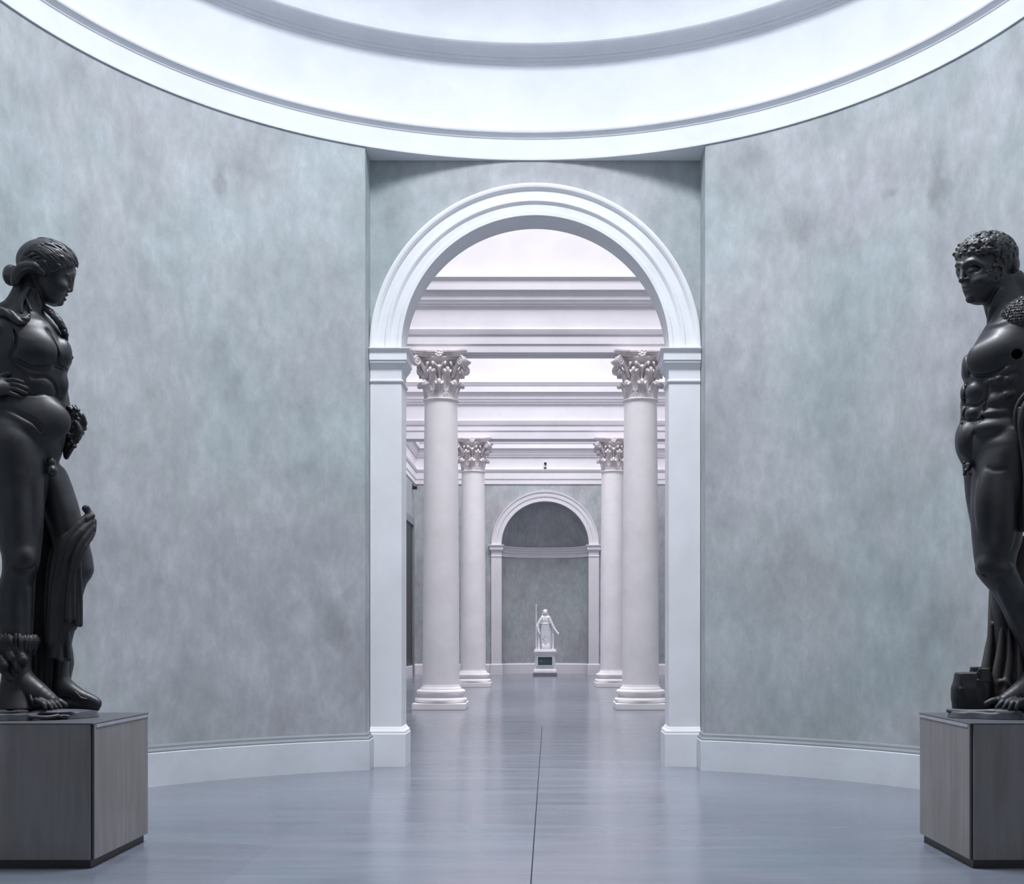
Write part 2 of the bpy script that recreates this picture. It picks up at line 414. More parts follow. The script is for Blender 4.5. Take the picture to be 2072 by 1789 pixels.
o = mb.build('trim_%d' % ti, HALLW, angle=20); struct(o, 'white entablatures along the side walls of the hall'); ti += 1
# hall ceiling with a long skylight opening over each bay
mb = MB()
bays = [(YB+.05, 25.82), (26.38, 37.37), (37.93, YF+.5)]
mb.box(HX0-.4, HX0+2.0, YB-.12, YF+.5, hi_z, hi_z+.3).box(HX1-2.0, HX1+.4, YB-.12, YF+.5, hi_z, hi_z+.3)
ys = [YB-.12]
for ya, yb in bays: ys += [ya+1.6, yb-1.6]
ys.append(YF+.5)
for i in range(0, len(ys), 2): mb.box(HX0+2.0, HX1-2.0, ys[i], ys[i+1], hi_z, hi_z+.3)
o = mb.build('ceiling_hall', HALLW); struct(o, 'white hall ceiling with skylights')
# apse behind the far arch
mb = MB(); n = 40; dep = 1.25
def apse(t, k=1.0, z=0): return (FCX-FR*k*math.cos(t), YF+.28+dep*k*math.sin(t), z)
rows = [[apse(PI*i/n, 1, zz) for i in range(n+1)] for zz in (0, FZS*.5, FZS)]
for j in range(1, 13):
    ph = PI/2*j/12
    rows.append([(FCX-FR*math.cos(ph)*math.cos(PI*i/n), YF+.28+dep*math.cos(ph)*math.sin(PI*i/n), FZS+FR*math.sin(ph)) for i in range(n+1)])
outer = [[(FCX+(x-FCX)*1.12, YF+.28+(y-YF-.28)*1.25, FZS+(z-FZS)*1.1 if z > FZS else z) for x,y,z in r] for r in rows]
o = MB().grid(rows).grid([r[::-1] for r in outer]).build('wall_apse', PLASTER, angle=50); struct(o, 'grey curved recess under the far arch')
# far archivolt, pilasters, impost band, base
yf = YF
ap = [(1.855,YF+.30),(1.855,YF-.05),(2.03,YF-.055),(2.04,YF-.075),(2.06,YF-.08),(2.20,YF-.08),(2.215,YF-.10),(2.265,YF-.115),(2.275,YF-.11),(2.275,YF+.02),(1.95,YF+.02),(1.95,YF+.30)]
o = archivolt(MB(), FCX, FZS, ap, 48).build('trim_%d' % ti, HALLW, angle=20); struct(o, 'white archivolt of the far arch'); ti += 1
for side, sg in (('left', -1), ('right', 1)):
    xin = FCX+sg*1.845; xout = FCX+sg*2.28
    x0, x1 = min(xin,xout), max(xin,xout); yf = YF-.07
    mb = MB().box(x0, x1, yf, YF+.29, 0, FZS)
    path = [(xout, YF, sg, 0), (xout, yf, sg, -1), (xin, yf, -sg, -1), (xin, YF+.29, -sg, 0)]
    zt = FZS
    mb.sweep(path, [(0,0),(.05,0),(.05,.42),(.03,.45),(0,.46)])
    mb.sweep(path, [(0,zt-.50),(.02,zt-.49),(.02,zt-.46),(0,zt-.45)])
    mb.sweep(path, [(0,zt-.29),(.07,zt-.20),(.07,zt-.07),(.11,zt-.03),(.11,zt),(0,zt)])
    o = mb.build('trim_%d' % ti, HALLW, angle=20); struct(o, 'white pilaster on the %s of the far arch' % side); ti += 1
apath = []
for i in range(n+1):
    t = PI*i/n; x, y, _ = apse(t, .999)
    nx, ny = math.cos(t)*dep, -math.sin(t)*FR; l = math.hypot(nx, ny); apath.append((x, y, nx/l, ny/l))
zt = FZS
mb = MB().sweep(apath, [(-.02,zt-.46),(.03,zt-.45),(.03,zt-.30),(.06,zt-.27),(.06,zt-.20),(.09,zt-.16),(.09,zt-.09),(.13,zt-.05),(.13,zt),(-.02,zt)])
mb.add([(x+nx*.005, y+ny*.005, zt-.005) for x,y,nx,ny in apath], [])
o = mb.build('trim_%d' % ti, HALLW, angle=20); struct(o, 'white impost band curving round the recess'); ti += 1
mb = MB().sweep(apath, [(-.02,0),(.05,0),(.05,.40),(.03,.43),(.02,.455),(-.02,.46)])
o = mb.build('baseboard_recess', HALLW, angle=20); struct(o)
hb = [(0,0),(.05,0),(.05,.40),(.03,.43),(.02,.455),(0,.46)]
for nm, path in (('baseboard_hall_left', [(HX0, YB+.06, 1, 0), (HX0, YF, 1, -1), (FCX-2.34, YF, 0, -1)]),
                 ('baseboard_hall_right', [(FCX+2.34, YF, 0, -1), (HX1, YF, -1, -1), (HX1, YB+.06, -1, 0)])):
    o = MB().sweep(path, hb).build(nm, HALLW, angle=20); struct(o)
# grey framed doorways on the side wall of the last bay
for nm, x, sg in (('door_1', HX0, 1), ('door_2', HX1, -1)):
    mb = MB()
    for a, b in ((45.4, 45.7), (48.2, 48.5)):
        mb.box(min(x, x+sg*.10), max(x, x+sg*.10), a, b, 0, 6.2)
    mb.box(min(x, x+sg*.10), max(x, x+sg*.10), 45.4, 48.5, 6.2, 6.5)
    o = mb.build(nm, LEDGE); struct(o, 'grey framed doorway on the hall side wall')
    d = MB().box(min(x, x+sg*.03), max(x, x+sg*.03), 45.7, 48.2, 0, 6.2).build('door_leaf', DARKM, o)
# ------------------------------------------------------------------ implicit modelling (for carved things)
class Field:
    """signed distance grid; smooth unions and cuts, then a surface-nets mesh"""
    def __init__(s, lo, hi, h):
        s.h = h; s.lo = np.array(lo, float)
        n = np.ceil((np.array(hi, float)-s.lo)/h).astype(int)+1
        s.n = n; s.ax = [s.lo[i]+h*np.arange(n[i], dtype=np.float32) for i in range(3)]
        s.F = np.full(n, 50.0, np.float32)
    def block(s, lo, hi, pad):
        sl = []
        for i in range(3):
            a = int(max(0, math.floor((lo[i]-pad-s.lo[i])/s.h))); b = int(min(s.n[i], math.ceil((hi[i]+pad-s.lo[i])/s.h)+1))
            if b <= a: return None
            sl.append(slice(a, b))
        X = s.ax[0][sl[0]][:,None,None]; Y = s.ax[1][sl[1]][None,:,None]; Z = s.ax[2][sl[2]][None,None,:]
        return tuple(sl), X, Y, Z
    def put(s, fn, lo, hi, k, cut=False):
        r = s.block(lo, hi, k+3*s.h)
        if r is None: return
        sl, X, Y, Z = r
        d = np.asarray(fn(X, Y, Z), np.float32); a = s.F[sl]
        if cut:
            d = -d
            if k <= 0: s.F[sl] = np.maximum(a, d); return
            hh = np.clip(.5-.5*(a-d)/k, 0, 1); s.F[sl] = a*(1-hh)+d*hh+k*hh*(1-hh); return
        if k <= 0: s.F[sl] = np.minimum(a, d); return
        hh = np.clip(.5+.5*(a-d)/k, 0, 1); s.F[sl] = a*(1-hh)+d*hh-k*hh*(1-hh)
    # primitives -------------------------------------------------
    def tube(s, pts, rad, k=2.0, cut=False, flat=None):
        """round-jointed tube through pts with a radius per point"""
        pts = [np.array(p, float) for p in pts]
        if not hasattr(rad, '__len__'): rad = [rad]*len(pts)
        if 3 <= len(pts) <= 9:                       # round the bends
            q, rr = [], []
            for i in range(len(pts)-1):
                p0 = pts[max(i-1, 0)]; p1, p2 = pts[i], pts[i+1]; p3 = pts[min(i+2, len(pts)-1)]
                for j in range(3):
                    t = j/3; q.append(.5*((2*p1)+(p2-p0)*t+(2*p0-5*p1+4*p2-p3)*t*t+(3*p1-p0-3*p2+p3)*t**3)); rr.append(rad[i]+(rad[i+1]-rad[i])*t)
            pts, rad = q+[pts[-1]], rr+[rad[-1]]
        lo = np.min([p-r for p, r in zip(pts, rad)], 0); hi = np.max([p+r for p, r in zip(pts, rad)], 0)
        def fn(X, Y, Z):
            best = None
            for i in range(len(pts)-1):
                a, b = pts[i], pts[i+1]; ba = b-a; L = max(float(ba@ba), 1e-9)
                t = np.clip(((X-a[0])*ba[0]+(Y-a[1])*ba[1]+(Z-a[2])*ba[2])/L, 0, 1)
                d = np.sqrt((X-a[0]-t*ba[0])**2+(Y-a[1]-t*ba[1])**2+(Z-a[2]-t*ba[2])**2)-(rad[i]+(rad[i+1]-rad[i])*t)
                best = d if best is None else np.minimum(best, d)
            return best
        s.put(fn, lo, hi, k, cut)
    def ball(s, c, r, k=2.0, cut=False, rot=None):
        """ellipsoid; rot = 3x3 matrix whose rows are its axes"""
        c = np.array(c, float); r = np.array([r]*3 if not hasattr(r, '__len__') else r, float); m = r.max()
        if rot is None: ext = r
        else: ext = np.sqrt(((np.array(rot).T*r)**2).sum(1))
        def fn(X, Y, Z):
            x, y, z = X-c[0], Y-c[1], Z-c[2]
            if rot is not None:
                x, y, z = [q[0]*x+q[1]*y+q[2]*z for q in rot]
            k0 = np.sqrt((x/r[0])**2+(y/r[1])**2+(z/r[2])**2); k1 = np.sqrt((x/r[0]**2)**2+(y/r[1]**2)**2+(z/r[2]**2)**2)
            return k0*(k0-1)/np.maximum(k1, 1e-6)
        s.put(fn, c-ext, c+ext, k, cut)
    def box(s, c, hlf, rnd=1.0, k=1.0, cut=False):
        c = np.array(c, float); hlf = np.array(hlf, float)
        def fn(X, Y, Z):
            q = [np.abs(v-cc)-(hh-rnd) for v, cc, hh in zip((X, Y, Z), c, hlf)]
            return np.sqrt(np.maximum(q[0],0)**2+np.maximum(q[1],0)**2+np.maximum(q[2],0)**2)+np.minimum(np.maximum(q[0],np.maximum(q[1],q[2])),0)-rnd
        s.put(fn, c-hlf, c+hlf, k, cut)
    def loft(s, L, k=2.0, cut=False):
        lo = (L.x0.min(), L.y0.min(), L.v[0]); hi = (L.x1.max(), L.y1.max(), L.v[-1])
        def fn(X, Y, Z):
            cx, cy, rx, ry = L.at(Z.ravel()); sh = (1,1,-1)
            cx, cy, rx, ry = [q.reshape(sh).astype(np.float32) for q in (cx, cy, rx, ry)]
            x, y = X-cx, Y-cy; e = L.e
            if e == 2:
                k0 = np.sqrt((x/rx)**2+(y/ry)**2); k1 = np.sqrt((x/rx**2)**2+(y/ry**2)**2)
                d = k0*(k0-1)/np.maximum(k1, 1e-5)
            else:
                k0 = ((np.abs(x)/rx)**e+(np.abs(y)/ry)**e)**(1/e); d = (k0-1)*np.minimum(rx, ry)
            dz = np.maximum(Z-L.v[-1], L.v[0]-Z)
            q = L.cap; hh = np.clip(.5-.5*(d-dz)/q, 0, 1)
            return d*(1-hh)+(dz*hh)+q*hh*(1-hh)
        s.put(fn, lo, hi, k, cut)
    def mesh(s, name, scale, m, parent):
        Fd = s.F; I = Fd < 0
        n = s.n-1
        cnt = np.zeros(n, np.int8)
        for a in (0,1):
            for b in (0,1):
                for c in (0,1): cnt += I[a:a+n[0], b:b+n[1], c:c+n[2]]
        act = np.nonzero((cnt > 0) & (cnt < 8)); na = len(act[0])
        idx = np.full(n, -1, np.int32); idx[act] = np.arange(na)
        P = np.zeros((na, 3)); W = np.zeros(na)
        co = [(a,b,c) for a in (0,1) for b in (0,1) for c in (0,1)]
        vals = {q: Fd[act[0]+q[0], act[1]+q[1], act[2]+q[2]].astype(float) for q in co}
        for p in co:
            for axis in range(3):
                if p[axis]: continue
                q = list(p); q[axis] = 1; q = tuple(q)
                va, vb = vals[p], vals[q]; cr = (va < 0) != (vb < 0)
                t = np.where(cr, va/np.where(cr, va-vb, 1), 0)
                pos = np.repeat(np.array([p], float), na, 0); pos[:,axis] += t
                P += pos*cr[:,None]; W += cr
        P = P/W[:,None]+np.stack(act, 1)
        V = (s.lo+P*s.h)*scale
        quads = []
        for axis in range(3):
            u, w = [(1,2),(2,0),(0,1)][axis]
            sa = [slice(0, None)]*3; sb = [slice(0, None)]*3
            sa[axis] = slice(0, -1); sb[axis] = slice(1, None)
            A, B = I[tuple(sa)], I[tuple(sb)]
            e = np.stack(np.nonzero(A != B), 1)
            ok = (e[:,u] > 0) & (e[:,w] > 0) & (e[:,u] < n[u]) & (e[:,w] < n[w]); e = e[ok]
            flip = A[tuple(e.T)]
            def cell(du, dw):
                c = e.copy(); c[:,u] -= du; c[:,w] -= dw; return idx[tuple(c.T)]
            q = np.stack([cell(1,1), cell(0,1), cell(0,0), cell(1,0)], 1)
            q[~flip] = q[~flip][:, ::-1]
            quads.append(q)
        Q = np.concatenate(quads); Q = Q[(Q >= 0).all(1)]
        me = bpy.data.meshes.new(name)
        me.vertices.add(len(V)); me.vertices.foreach_set('co', V.astype(np.float32).ravel())
        me.loops.add(len(Q)*4); me.loops.foreach_set('vertex_index', Q.astype(np.int32).ravel())
        me.polygons.add(len(Q)); me.polygons.foreach_set('loop_start', np.arange(0, len(Q)*4, 4, dtype=np.int32))
        me.update(calc_edges=True); me.validate()
        return link(name, me, m, parent, True)
class Loft:
    """elliptical sections stacked in z; sections: (z, x0, x1, yc, ry)"""
    def __init__(s, sec, e=2, cap=4.0):
        sec = sorted(sec, key=lambda t: t[0]); a = np.array(sec, float)
        s.v = a[:,0]; s.cx = (a[:,1]+a[:,2])/2; s.rx = np.abs(a[:,2]-a[:,1])/2; s.cy = a[:,3]; s.ry = a[:,4]
        s.x0, s.x1 = np.minimum(a[:,1], a[:,2]), np.maximum(a[:,1], a[:,2]); s.y0, s.y1 = s.cy-s.ry, s.cy+s.ry
        s.e = e; s.cap = cap
    def _ip(s, y, z):
        v = s.v; n = len(v); dx = np.diff(v); sl = np.diff(y)/dx; m = np.zeros(n)
        if n > 2:
            for i in range(1, n-1):
                if sl[i-1]*sl[i] > 0: m[i] = (dx[i]+dx[i-1])*2*sl[i-1]*sl[i]/((dx[i]+2*dx[i-1])*sl[i]+(2*dx[i]+dx[i-1])*sl[i-1])*1.5 if False else 3*(dx[i-1]+dx[i])/((2*dx[i]+dx[i-1])/sl[i-1]+(dx[i]+2*dx[i-1])/sl[i])
        m[0] = sl[0]; m[-1] = sl[-1]
        zz = np.clip(z, v[0], v[-1]); i = np.clip(np.searchsorted(v, zz)-1, 0, n-2)
        h = dx[i]; t = (zz-v[i])/h
        return (2*t**3-3*t**2+1)*y[i]+(t**3-2*t**2+t)*h*m[i]+(-2*t**3+3*t**2)*y[i+1]+(t**3-t**2)*h*m[i+1]
    def at(s, z):
        z = np.asarray(z, float)
        return s._ip(s.cx, z), s._ip(s.cy, z), np.maximum(s._ip(s.rx, z), 1e-3), np.maximum(s._ip(s.ry, z), 1e-3)
    def front(s, x, z):
        cx, cy, rx, ry = [float(q[0]) for q in s.at([z])]
        q = max(0.0, 1-((x-cx)/rx)**2); return cy-ry*math.sqrt(q)
# ------------------------------------------------------------------ columns
def capital_field(Hc, r0, h=.0105):
    """carved Corinthian bell: two tiers of leaves, caulicles and corner volutes (local z from the astragal up)"""
    W = .70
    f = Field((-W-.03, -W-.03, -.03), (W+.03, W+.03, Hc-.10), h)
    f.loft(Loft([(-.02,-r0*.96,r0*.96,0,r0*.96),(.06,-r0*.90,r0*.90,0,r0*.90),(.35,-r0*.86,r0*.86,0,r0*.86),(.62,-r0*.95,r0*.95,0,r0*.95),(.78,-r0*1.14,r0*1.14,0,r0*1.14),(Hc-.15,-r0*1.34,r0*1.34,0,r0*1.34),(Hc-.12,-r0*1.36,r0*1.36,0,r0*1.36)], cap=.02), .01)
    def leaf(a, base, top, rb, rt, w, curl):
        ca, sa = math.cos(a), math.sin(a); P = lambda r, t, z: (r*ca-t*sa, r*sa+t*ca, z)
        n = 8
        for off in (-1, -.5, 0, .5, 1):
            pts = []; rr = []
            for i in range(n+1):
                t = i/n; z = base+(top-base)*t*(1-.08*abs(off))
                wid = w*(.78+.30*math.sin(PI*min(1, t*1.15)))*(1-.20*t**3)
                r = rb+(rt-rb)*t**2.0-.014*abs(off)**1.5
                pts.append(P(r, off*wid, z)); rr.append(.022 if off else .028)
            f.tube(pts, rr, .010)
        tip = [P(rt-.01, 0, top-.03), P(rt+curl*.45, 0, top+.015), P(rt+curl*.95, 0, top-.01), P(rt+curl*1.05, 0, top-.065)]
        f.tube(tip, [.040, .044, .038, .020], .012)
        for off in (-.95, -.5, .5, .95):
            f.tube([P(rt-.012, off*w*.85, top-.06), P(rt+curl*.4, off*w*.9, top-.02), P(rt+curl*.75, off*w*.75, top-.065)], [.026, .028, .014], .010)
        for off in (-.26, .26):
            f.tube([P(rb+.024, off*w, base+.04), P(rb+(rt-rb)*.25+.024, off*w*1.1, (base+top)/2), P(rt+.012, off*w*.8, top-.06)], .007, .006, True)
        for t in (.34, .58, .80):                    # notches between the lobes
            for g in (-1, 1):
                z = base+(top-base)*t; r = rb+(rt-rb)*t*t+.012
                f.ball(P(r, g*w*1.28, z), (.030,.030,.016), .008, True)
    for j in range(8):
        leaf(PI/4*(j+.5), .02, .60, r0-.035, r0+.065, .092, .095)
    for j in range(8):
        leaf(PI/4*j, 0.0, .335, r0-.012, r0+.045, .098, .090)
    for j in range(8):                               # stalks and small scrolls between the tiers
        a = PI/4*j; ca, sa = math.cos(a), math.sin(a)
        f.tube([((r0-.02)*ca, (r0-.02)*sa, .34), ((r0+.0)*ca, (r0+.0)*sa, .50), ((r0+.05)*ca, (r0+.05)*sa, .60)], [.030, .027, .036], .012)
        f.tube([((r0+.05)*ca, (r0+.05)*sa, .60), ((r0+.10)*ca, (r0+.10)*sa, .655), ((r0+.14)*ca, (r0+.14)*sa, .63)], [.040, .044, .022], .012)
        for g in (-1, 1):
            b_ = a+g*.17; f.tube([((r0+.04)*math.cos(a), (r0+.04)*math.sin(a), .61), ((r0+.09)*math.cos(b_), (r0+.09)*math.sin(b_), .70), ((r0+.15)*math.cos(a+g*.27), (r0+.15)*math.sin(a+g*.27), .735), ((r0+.16)*math.cos(a+g*.25), (r0+.16)*math.sin(a+g*.25), .685)], [.026,.028,.030,.020], .010)
    return f
def spiral(cx, cz, r_out, turns, n=26):
    return [(cx+r_out*(1-.75*i/n)*math.cos(PI/2-2*PI*turns*i/n), cz+r_out*(1-.75*i/n)*math.sin(PI/2-2*PI*turns*i/n)) for i in range(n+1)]
def build_column(label, loc, zc_top, rb, rt, pw):
    t = thing('column', label, 'column', loc, 0, 'columns in the hall')
    Hc = 1.0
    z_ast = zc_top-Hc
    MB().box(-pw, pw, -pw, pw, 0, .14).build('plinth', COLST, t, bevel=.012)
    q = lambda r, z: (r, z)
    pr = [q(pw-.03,.14)]+[q(pw-.055+.055*math.cos(a), .195+.055*math.sin(a)) for a in [PI*(-.5+i/8) for i in range(9)]]
    pr += [q(rb+.105,.255),q(rb+.085,.265),q(rb+.075,.285),q(rb+.085,.31),q(rb+.10,.318)]
    pr += [q(rb+.085+.055*math.cos(a), .375+.055*math.sin(a)) for a in [PI*(-.5+i/8) for i in range(9)]]
    pr += [q(rb+.055,.435),q(rb+.052,.46),q(rb+.03,.475),q(rb+.012,.50),q(rb,.55)]
    MB().lathe(pr, seg=72).build('base', COLST, t, angle=25)
    n = 14; zs0, zs1 = .55, z_ast-.06
    sh = [(rb, zs0)]
    for i in range(1, n+1):
        u = i/n; r = rb+(rt-rb)*(u**1.6); sh.append((r, zs0+(zs1-zs0)*u))
    sh += [(rt+.012, zs1+.012), (rt+.032, zs1+.022), (rt+.036, zs1+.036), (rt+.032, zs1+.05), (rt+.008, zs1+.06)]
    MB().lathe(sh, seg=72).build('shaft', COLST, t, angle=25)
    f = capital_field(Hc, rt)
    cap = f.mesh('capital', 1.0, CAPST, t); cap.location = (0, 0, z_ast)
    # abacus with concave sides and cut horns
    poly = []; A = .635; dpt = .13
    for s4 in range(4):
        a = PI/2*s4; ca, sa = math.cos(a), math.sin(a)
        for i in range(15):
            u = -1+2*i/14; x = A-dpt*(1-u*u); y = u*(A-.06)
            poly.append((x*ca-y*sa, x*sa+y*ca))
    mb = MB()
    sc_ = lambda p, s_: [(x*s_, y*s_) for x, y in p]
    lv = [(.86,Hc-.135),(.90,Hc-.115),(.91,Hc-.085),(.95,Hc-.08),(.97,Hc-.045),(1.0,Hc-.038),(1.0,Hc-.004),(.99,Hc)]
    rows = [[(x, y, z) for x, y in sc_(poly, s_)] for s_, z in lv]; k = len(poly)
    mb.grid(rows, closev=True); mb.F.append(tuple(range(k))[::-1]); mb.F.append(tuple((len(lv)-1)*k+i for i in range(k)))
    mb.build('abacus', CAPST, cap, angle=25)
    fl = Field((-.12,-.10,-.12), (.12,.10,.12), .009)
    fl.ball((0,0,0), (.05,.06,.05), .01)
    for i in range(7):
        a = 2*PI*i/7; fl.ball((.062*math.cos(a), -.01, .062*math.sin(a)), (.036,.045,.036), .008)
    proto = None
    for s4 in range(4):
        a = PI/2*s4; d = A-dpt-.005
        if proto is None: o = fl.mesh('fleuron', 1.0, CAPST, cap); proto = o
        else: o = proto.copy(); C.objects.link(o); o.parent = cap
        o.location = (d*math.sin(a), -d*math.cos(a), Hc-.075); o.rotation_euler = (0, 0, a)
    vf = Field((-.36,-.12,-.36), (.14,.12,.14), .010)      # a corner volute: a rolled ribbon on its stalk
    sp = spiral(0, 0, .105, 1.6)
    for yy in (-.035, 0, .035): vf.tube([(x, yy, z) for x, z in sp], [.026]*len(sp), .012)
    vf.ball((0,0,0), (.030,.075,.030), .01)
    vf.tube([(-.30,0,-.30), (-.22,0,-.16), (-.12,0,.0), (-.03,0,.09)], [.040,.038,.036,.030], .015)
    pv = None
    for s4 in range(4):
        a = PI/4+PI/2*s4; d = .70
        if pv is None: o = vf.mesh('volute', 1.0, CAPST, cap); pv = o
        else: o = pv.copy(); C.objects.link(o); o.parent = cap
        o.location = (d*math.cos(a), d*math.sin(a), Hc-.235); o.rotation_euler = (0, 0, a)
    return t
def copy_tree(o, parent=None):
    c = o.copy(); C.objects.link(c)
    if parent: c.parent = parent
    for ch in list(o.children): copy_tree(ch, c)
    return c
CL, CR = -2.405, 2.055
zt1 = zat(713, 25.80); zt2 = zat(888, 37.35)
col = build_column('pale smooth column nearest on the left, just inside the near arch, under a carved capital', (CL, 26.10, 0), zt1, .408, .366, .585)
c2 = copy_tree(col); c2.location = (CR, 26.10, 0); c2['label'] = 'pale smooth column nearest on the right, half hidden by the right arch pilaster'
k2 = (zt2-.0)/zt1
for x, lab in ((CL-.03, 'pale far column behind the left near column, left of the end wall arch'), (CR+.02, 'pale far column behind the right near column, right of the end wall arch')):
    c = copy_tree(col); c.location = (x, 37.64, 0); c['label'] = lab; c.scale = (1, 1, k2)

# ------------------------------------------------------------------ pedestals
def pedestal(label, x0, x1, y0, y1, zt, inner):
    cx, cy = (x0+x1)/2, (y0+y1)/2
    t = thing('pedestal', label, 'pedestal', (cx, cy, 0), 0, 'square statue pedestals')
    hx, hy = (x1-x0)/2, (y1-y0)/2; g = .022; zb = .058
    # four panels round a dark core; narrow dark joints at the corners
    MB().box(-hx+.03, hx-.03, -hy+.03, hy-.03, 0, zb).build('plinth', PLINTHM, t)
    MB().box(-hx+.012, hx-.012, -hy+.012, hy-.012, zb, zt-.02).build('core', DARKM, t)
    MB().box(-hx+g, hx-g, -hy, -hy+.015, zb+.004, zt-.012).build('panel', PEDM, t)
    MB().box(-hx+g, hx-g, hy-.015, hy, zb+.004, zt-.012).build('panel', PEDM, t)
    MB().box(-hx, -hx+.015, -hy+g, hy-g, zb+.004, zt-.012).build('panel', PEDM, t)
    MB().box(hx-.015, hx, -hy+g, hy-g, zb+.004, zt-.012).build('panel', PEDM, t)
    MB().box(-hx, hx, -hy, hy, zt-.012, zt).build('top_slab', TOPM, t, bevel=.004)
    sx = hx if inner > 0 else -hx
    MB().box(min(sx, sx+inner*.004), max(sx, sx+inner*.004), -hy+.05, hy-.01, zt-.034, zt-.013).build('edge_strip', SILVER, t)
    return t
ZP = 1.006
pedestal('square brown-grey pedestal under the dark statue at the left edge of the rotunda', -4.26, -3.14, 8.05, 9.17, ZP, 1)
pedestal('square brown-grey pedestal under the dark curly-haired statue at the right edge', 2.91, 4.03, 8.05, 9.17, ZP, -1)
# ------------------------------------------------------------------ statue frame
class Frame:
    """upright frame at a pedestal, turned to face the viewer; lengths in units of s metres"""
    def __init__(s, Xc, Yc, Zc, unit=None):
        s.C = np.array([Xc, Yc, Zc-EYE]); phi = math.atan2(Xc, Yc); s.rz = -phi
        s.r = np.array([math.cos(phi), -math.sin(phi), 0]); s.f = np.array([math.sin(phi), math.cos(phi), 0])
        s.s = unit or Yc/F; s.loc = (Xc, Yc, Zc)
    def __call__(s, px, py, d=0.0):
        v = np.array([(px-X0)/F, 1.0, -(py-HY)/F]); t = (d*s.s+s.C@s.f)/(v@s.f); w = v*t-s.C
        return np.array([w@s.r/s.s, d, w[2]/s.s])
    def loft(s, rows, e=2, cap=4.0):
        out = []
        for py, xl, xr, dc, ry in rows:
            a, b = s(xl, py, dc), s(xr, py, dc); out.append(((a[2]+b[2])/2, a[0], b[0], dc, ry))
        return Loft(out, e, cap)
    def on(s, L, px, py, inset=0.0):
        d = 0.0
        for _ in range(5):
            p = s(px, py, d); d = L.front(p[0], p[2])
        p = s(px, py, d); p[1] += inset; return p
def bounds(fr, x0, x1, y0, y1, d0, d1):
    a = fr(x0, y1, 0); b = fr(x1, y0, 0); return (a[0], d0, a[2]), (b[0], d1, b[2])
# ================================================================== left statue
A = Frame(-3.70, 8.62, ZP)
st = thing('statue', 'colossal dark stone youth with hair in a bun, gazing right, on the left pedestal', 'statue', A.loc, A.rz)
lo, hi = bounds(A, -105, 215, 470, 1452, -100, 110)
f = Field(lo, hi, 1.55)
T = A.loft([(636,0,97,6,36),(648,-25,108,4,50),(660,-42,120,2,60),(675,-52,129,0,66),(690,-56,136,0,70),(706,-57,141,0,72),(722,-57,146,0,72),(735,-55,141,0,70),(746,-53,137,0,67),
            (758,-51,136.5,0,64),(778,-48,137,0,60),(797,-46,136,0,59),(818,-48,131.5,0,62),(832,-50,132,0,65),(852,-52,134,0,68),(874,-55,134.5,0,70),(892,-57,132,0,66),(908,-58,127,0,60),(922,-56,123,0,54),(938,-50,116,0,48),(955,-40,106,2,40)], cap=10)
f.loft(T, 4)
# chest, ribs and belly
f.ball(A.on(T,70,704,18), (44,20,34), 14)
f.ball(A(145,723,-4), (4,4,4), 4)
f.ball(A.on(T,126,712,16), (19,20,30), 9)
f.tube([A.on(T,97,668,1),A.on(T,108,690,0),A.on(T,115,716,0),A.on(T,115,733,0)], [1.5,2.5,3,2.5], 8, True)
f.tube([A.on(T,34,730,1),A.on(T,60,744,0),A.on(T,86,746,0),A.on(T,112,737,0)], [2,2.6,2.6,2], 10, True)
f.tube([A.on(T,112,738,1),A.on(T,124,744,1),A.on(T,135,748,3)], [3,3,2.5], 5, True)
f.ball(A.on(T,58,772,14), (40,18,20), 12)
f.tube([A.on(T,66,765,-3),A.on(T,92,763,0),A.on(T,109,777,.5),A.on(T,114,797,.5)], [.8,2,2.2,2], 7, True)
f.ball(A.on(T,124,775,10), (14,14,26), 7)
f.tube([A.on(T,48,797,2),A.on(T,75,801,1.5),A.on(T,104,801,1.5),A.on(T,122,808,2)], [2,3,3,2], 7, True)
f.ball(A.on(T,80,848,18), (58,22,46), 16)
f.tube([A.on(T,118,832,-2),A.on(T,127,850,0)], [1.6,2.2], 3, True)
# neck and collar
NK = A.loft([(558,34,88,8,28),(575,31,91,7,29),(591,27.5,92,6,30),(606,24,92,5,32),(620,20,92,4,35),(634,14,91.5,4,40),(650,2,93,4,44)], cap=8)
f.loft(NK, 8)
f.tube([A(44,596,10),A(22,622,6),A(-12,645,0)], [19,17,22], 10)
f.tube([A.on(NK,72,588,3),A.on(NK,86,648,4)], [7,5], 6)
f.tube([A(82,655,-40),A(40,652,-50),A(0,646,-46)], [4,5,6], 8)
# the arm with the hand on the hip
f.ball(A(-4,672,-32), (35,34,36), 9)
f.tube([A(-12,676,-30),A(-46,722,-26),A(-74,768,-12)], [33,29,24], 9)
f.tube([A(-74,768,-12),A(-42,782,-48),A(-10,784,-66)], [24,22,14], 8)
f.tube([A(26,664,-62),A(33,684,-68),A(29,706,-70),A(22,722,-70)], [1.6,2.4,2.4,1.4], 6, True)
f.ball(A(2,784,-66), (17,9,14), 6)
for i, (y0, y1, y2, x1, x2, r) in enumerate(((773,768,776,26,50,4.5),(781,777,787,29,56,4.7),(789,786,796,28,53,4.6),(797,795,803,22,42,4.2))):
    f.tube([A(-4,y0+1,-70), A.on(T,10,y0-1,-8), A.on(T,x1,y1+2,-6), A.on(T,x2-8,y2-2,-4), A.on(T,x2,y2,-1)], [r*1.15,r*1.1,r*1.05,r,r*.85], .7)
f.tube([A(-6,774,-62),A(2,762,-60),A.on(T,16,757,-3)], [7,6,5], 3)
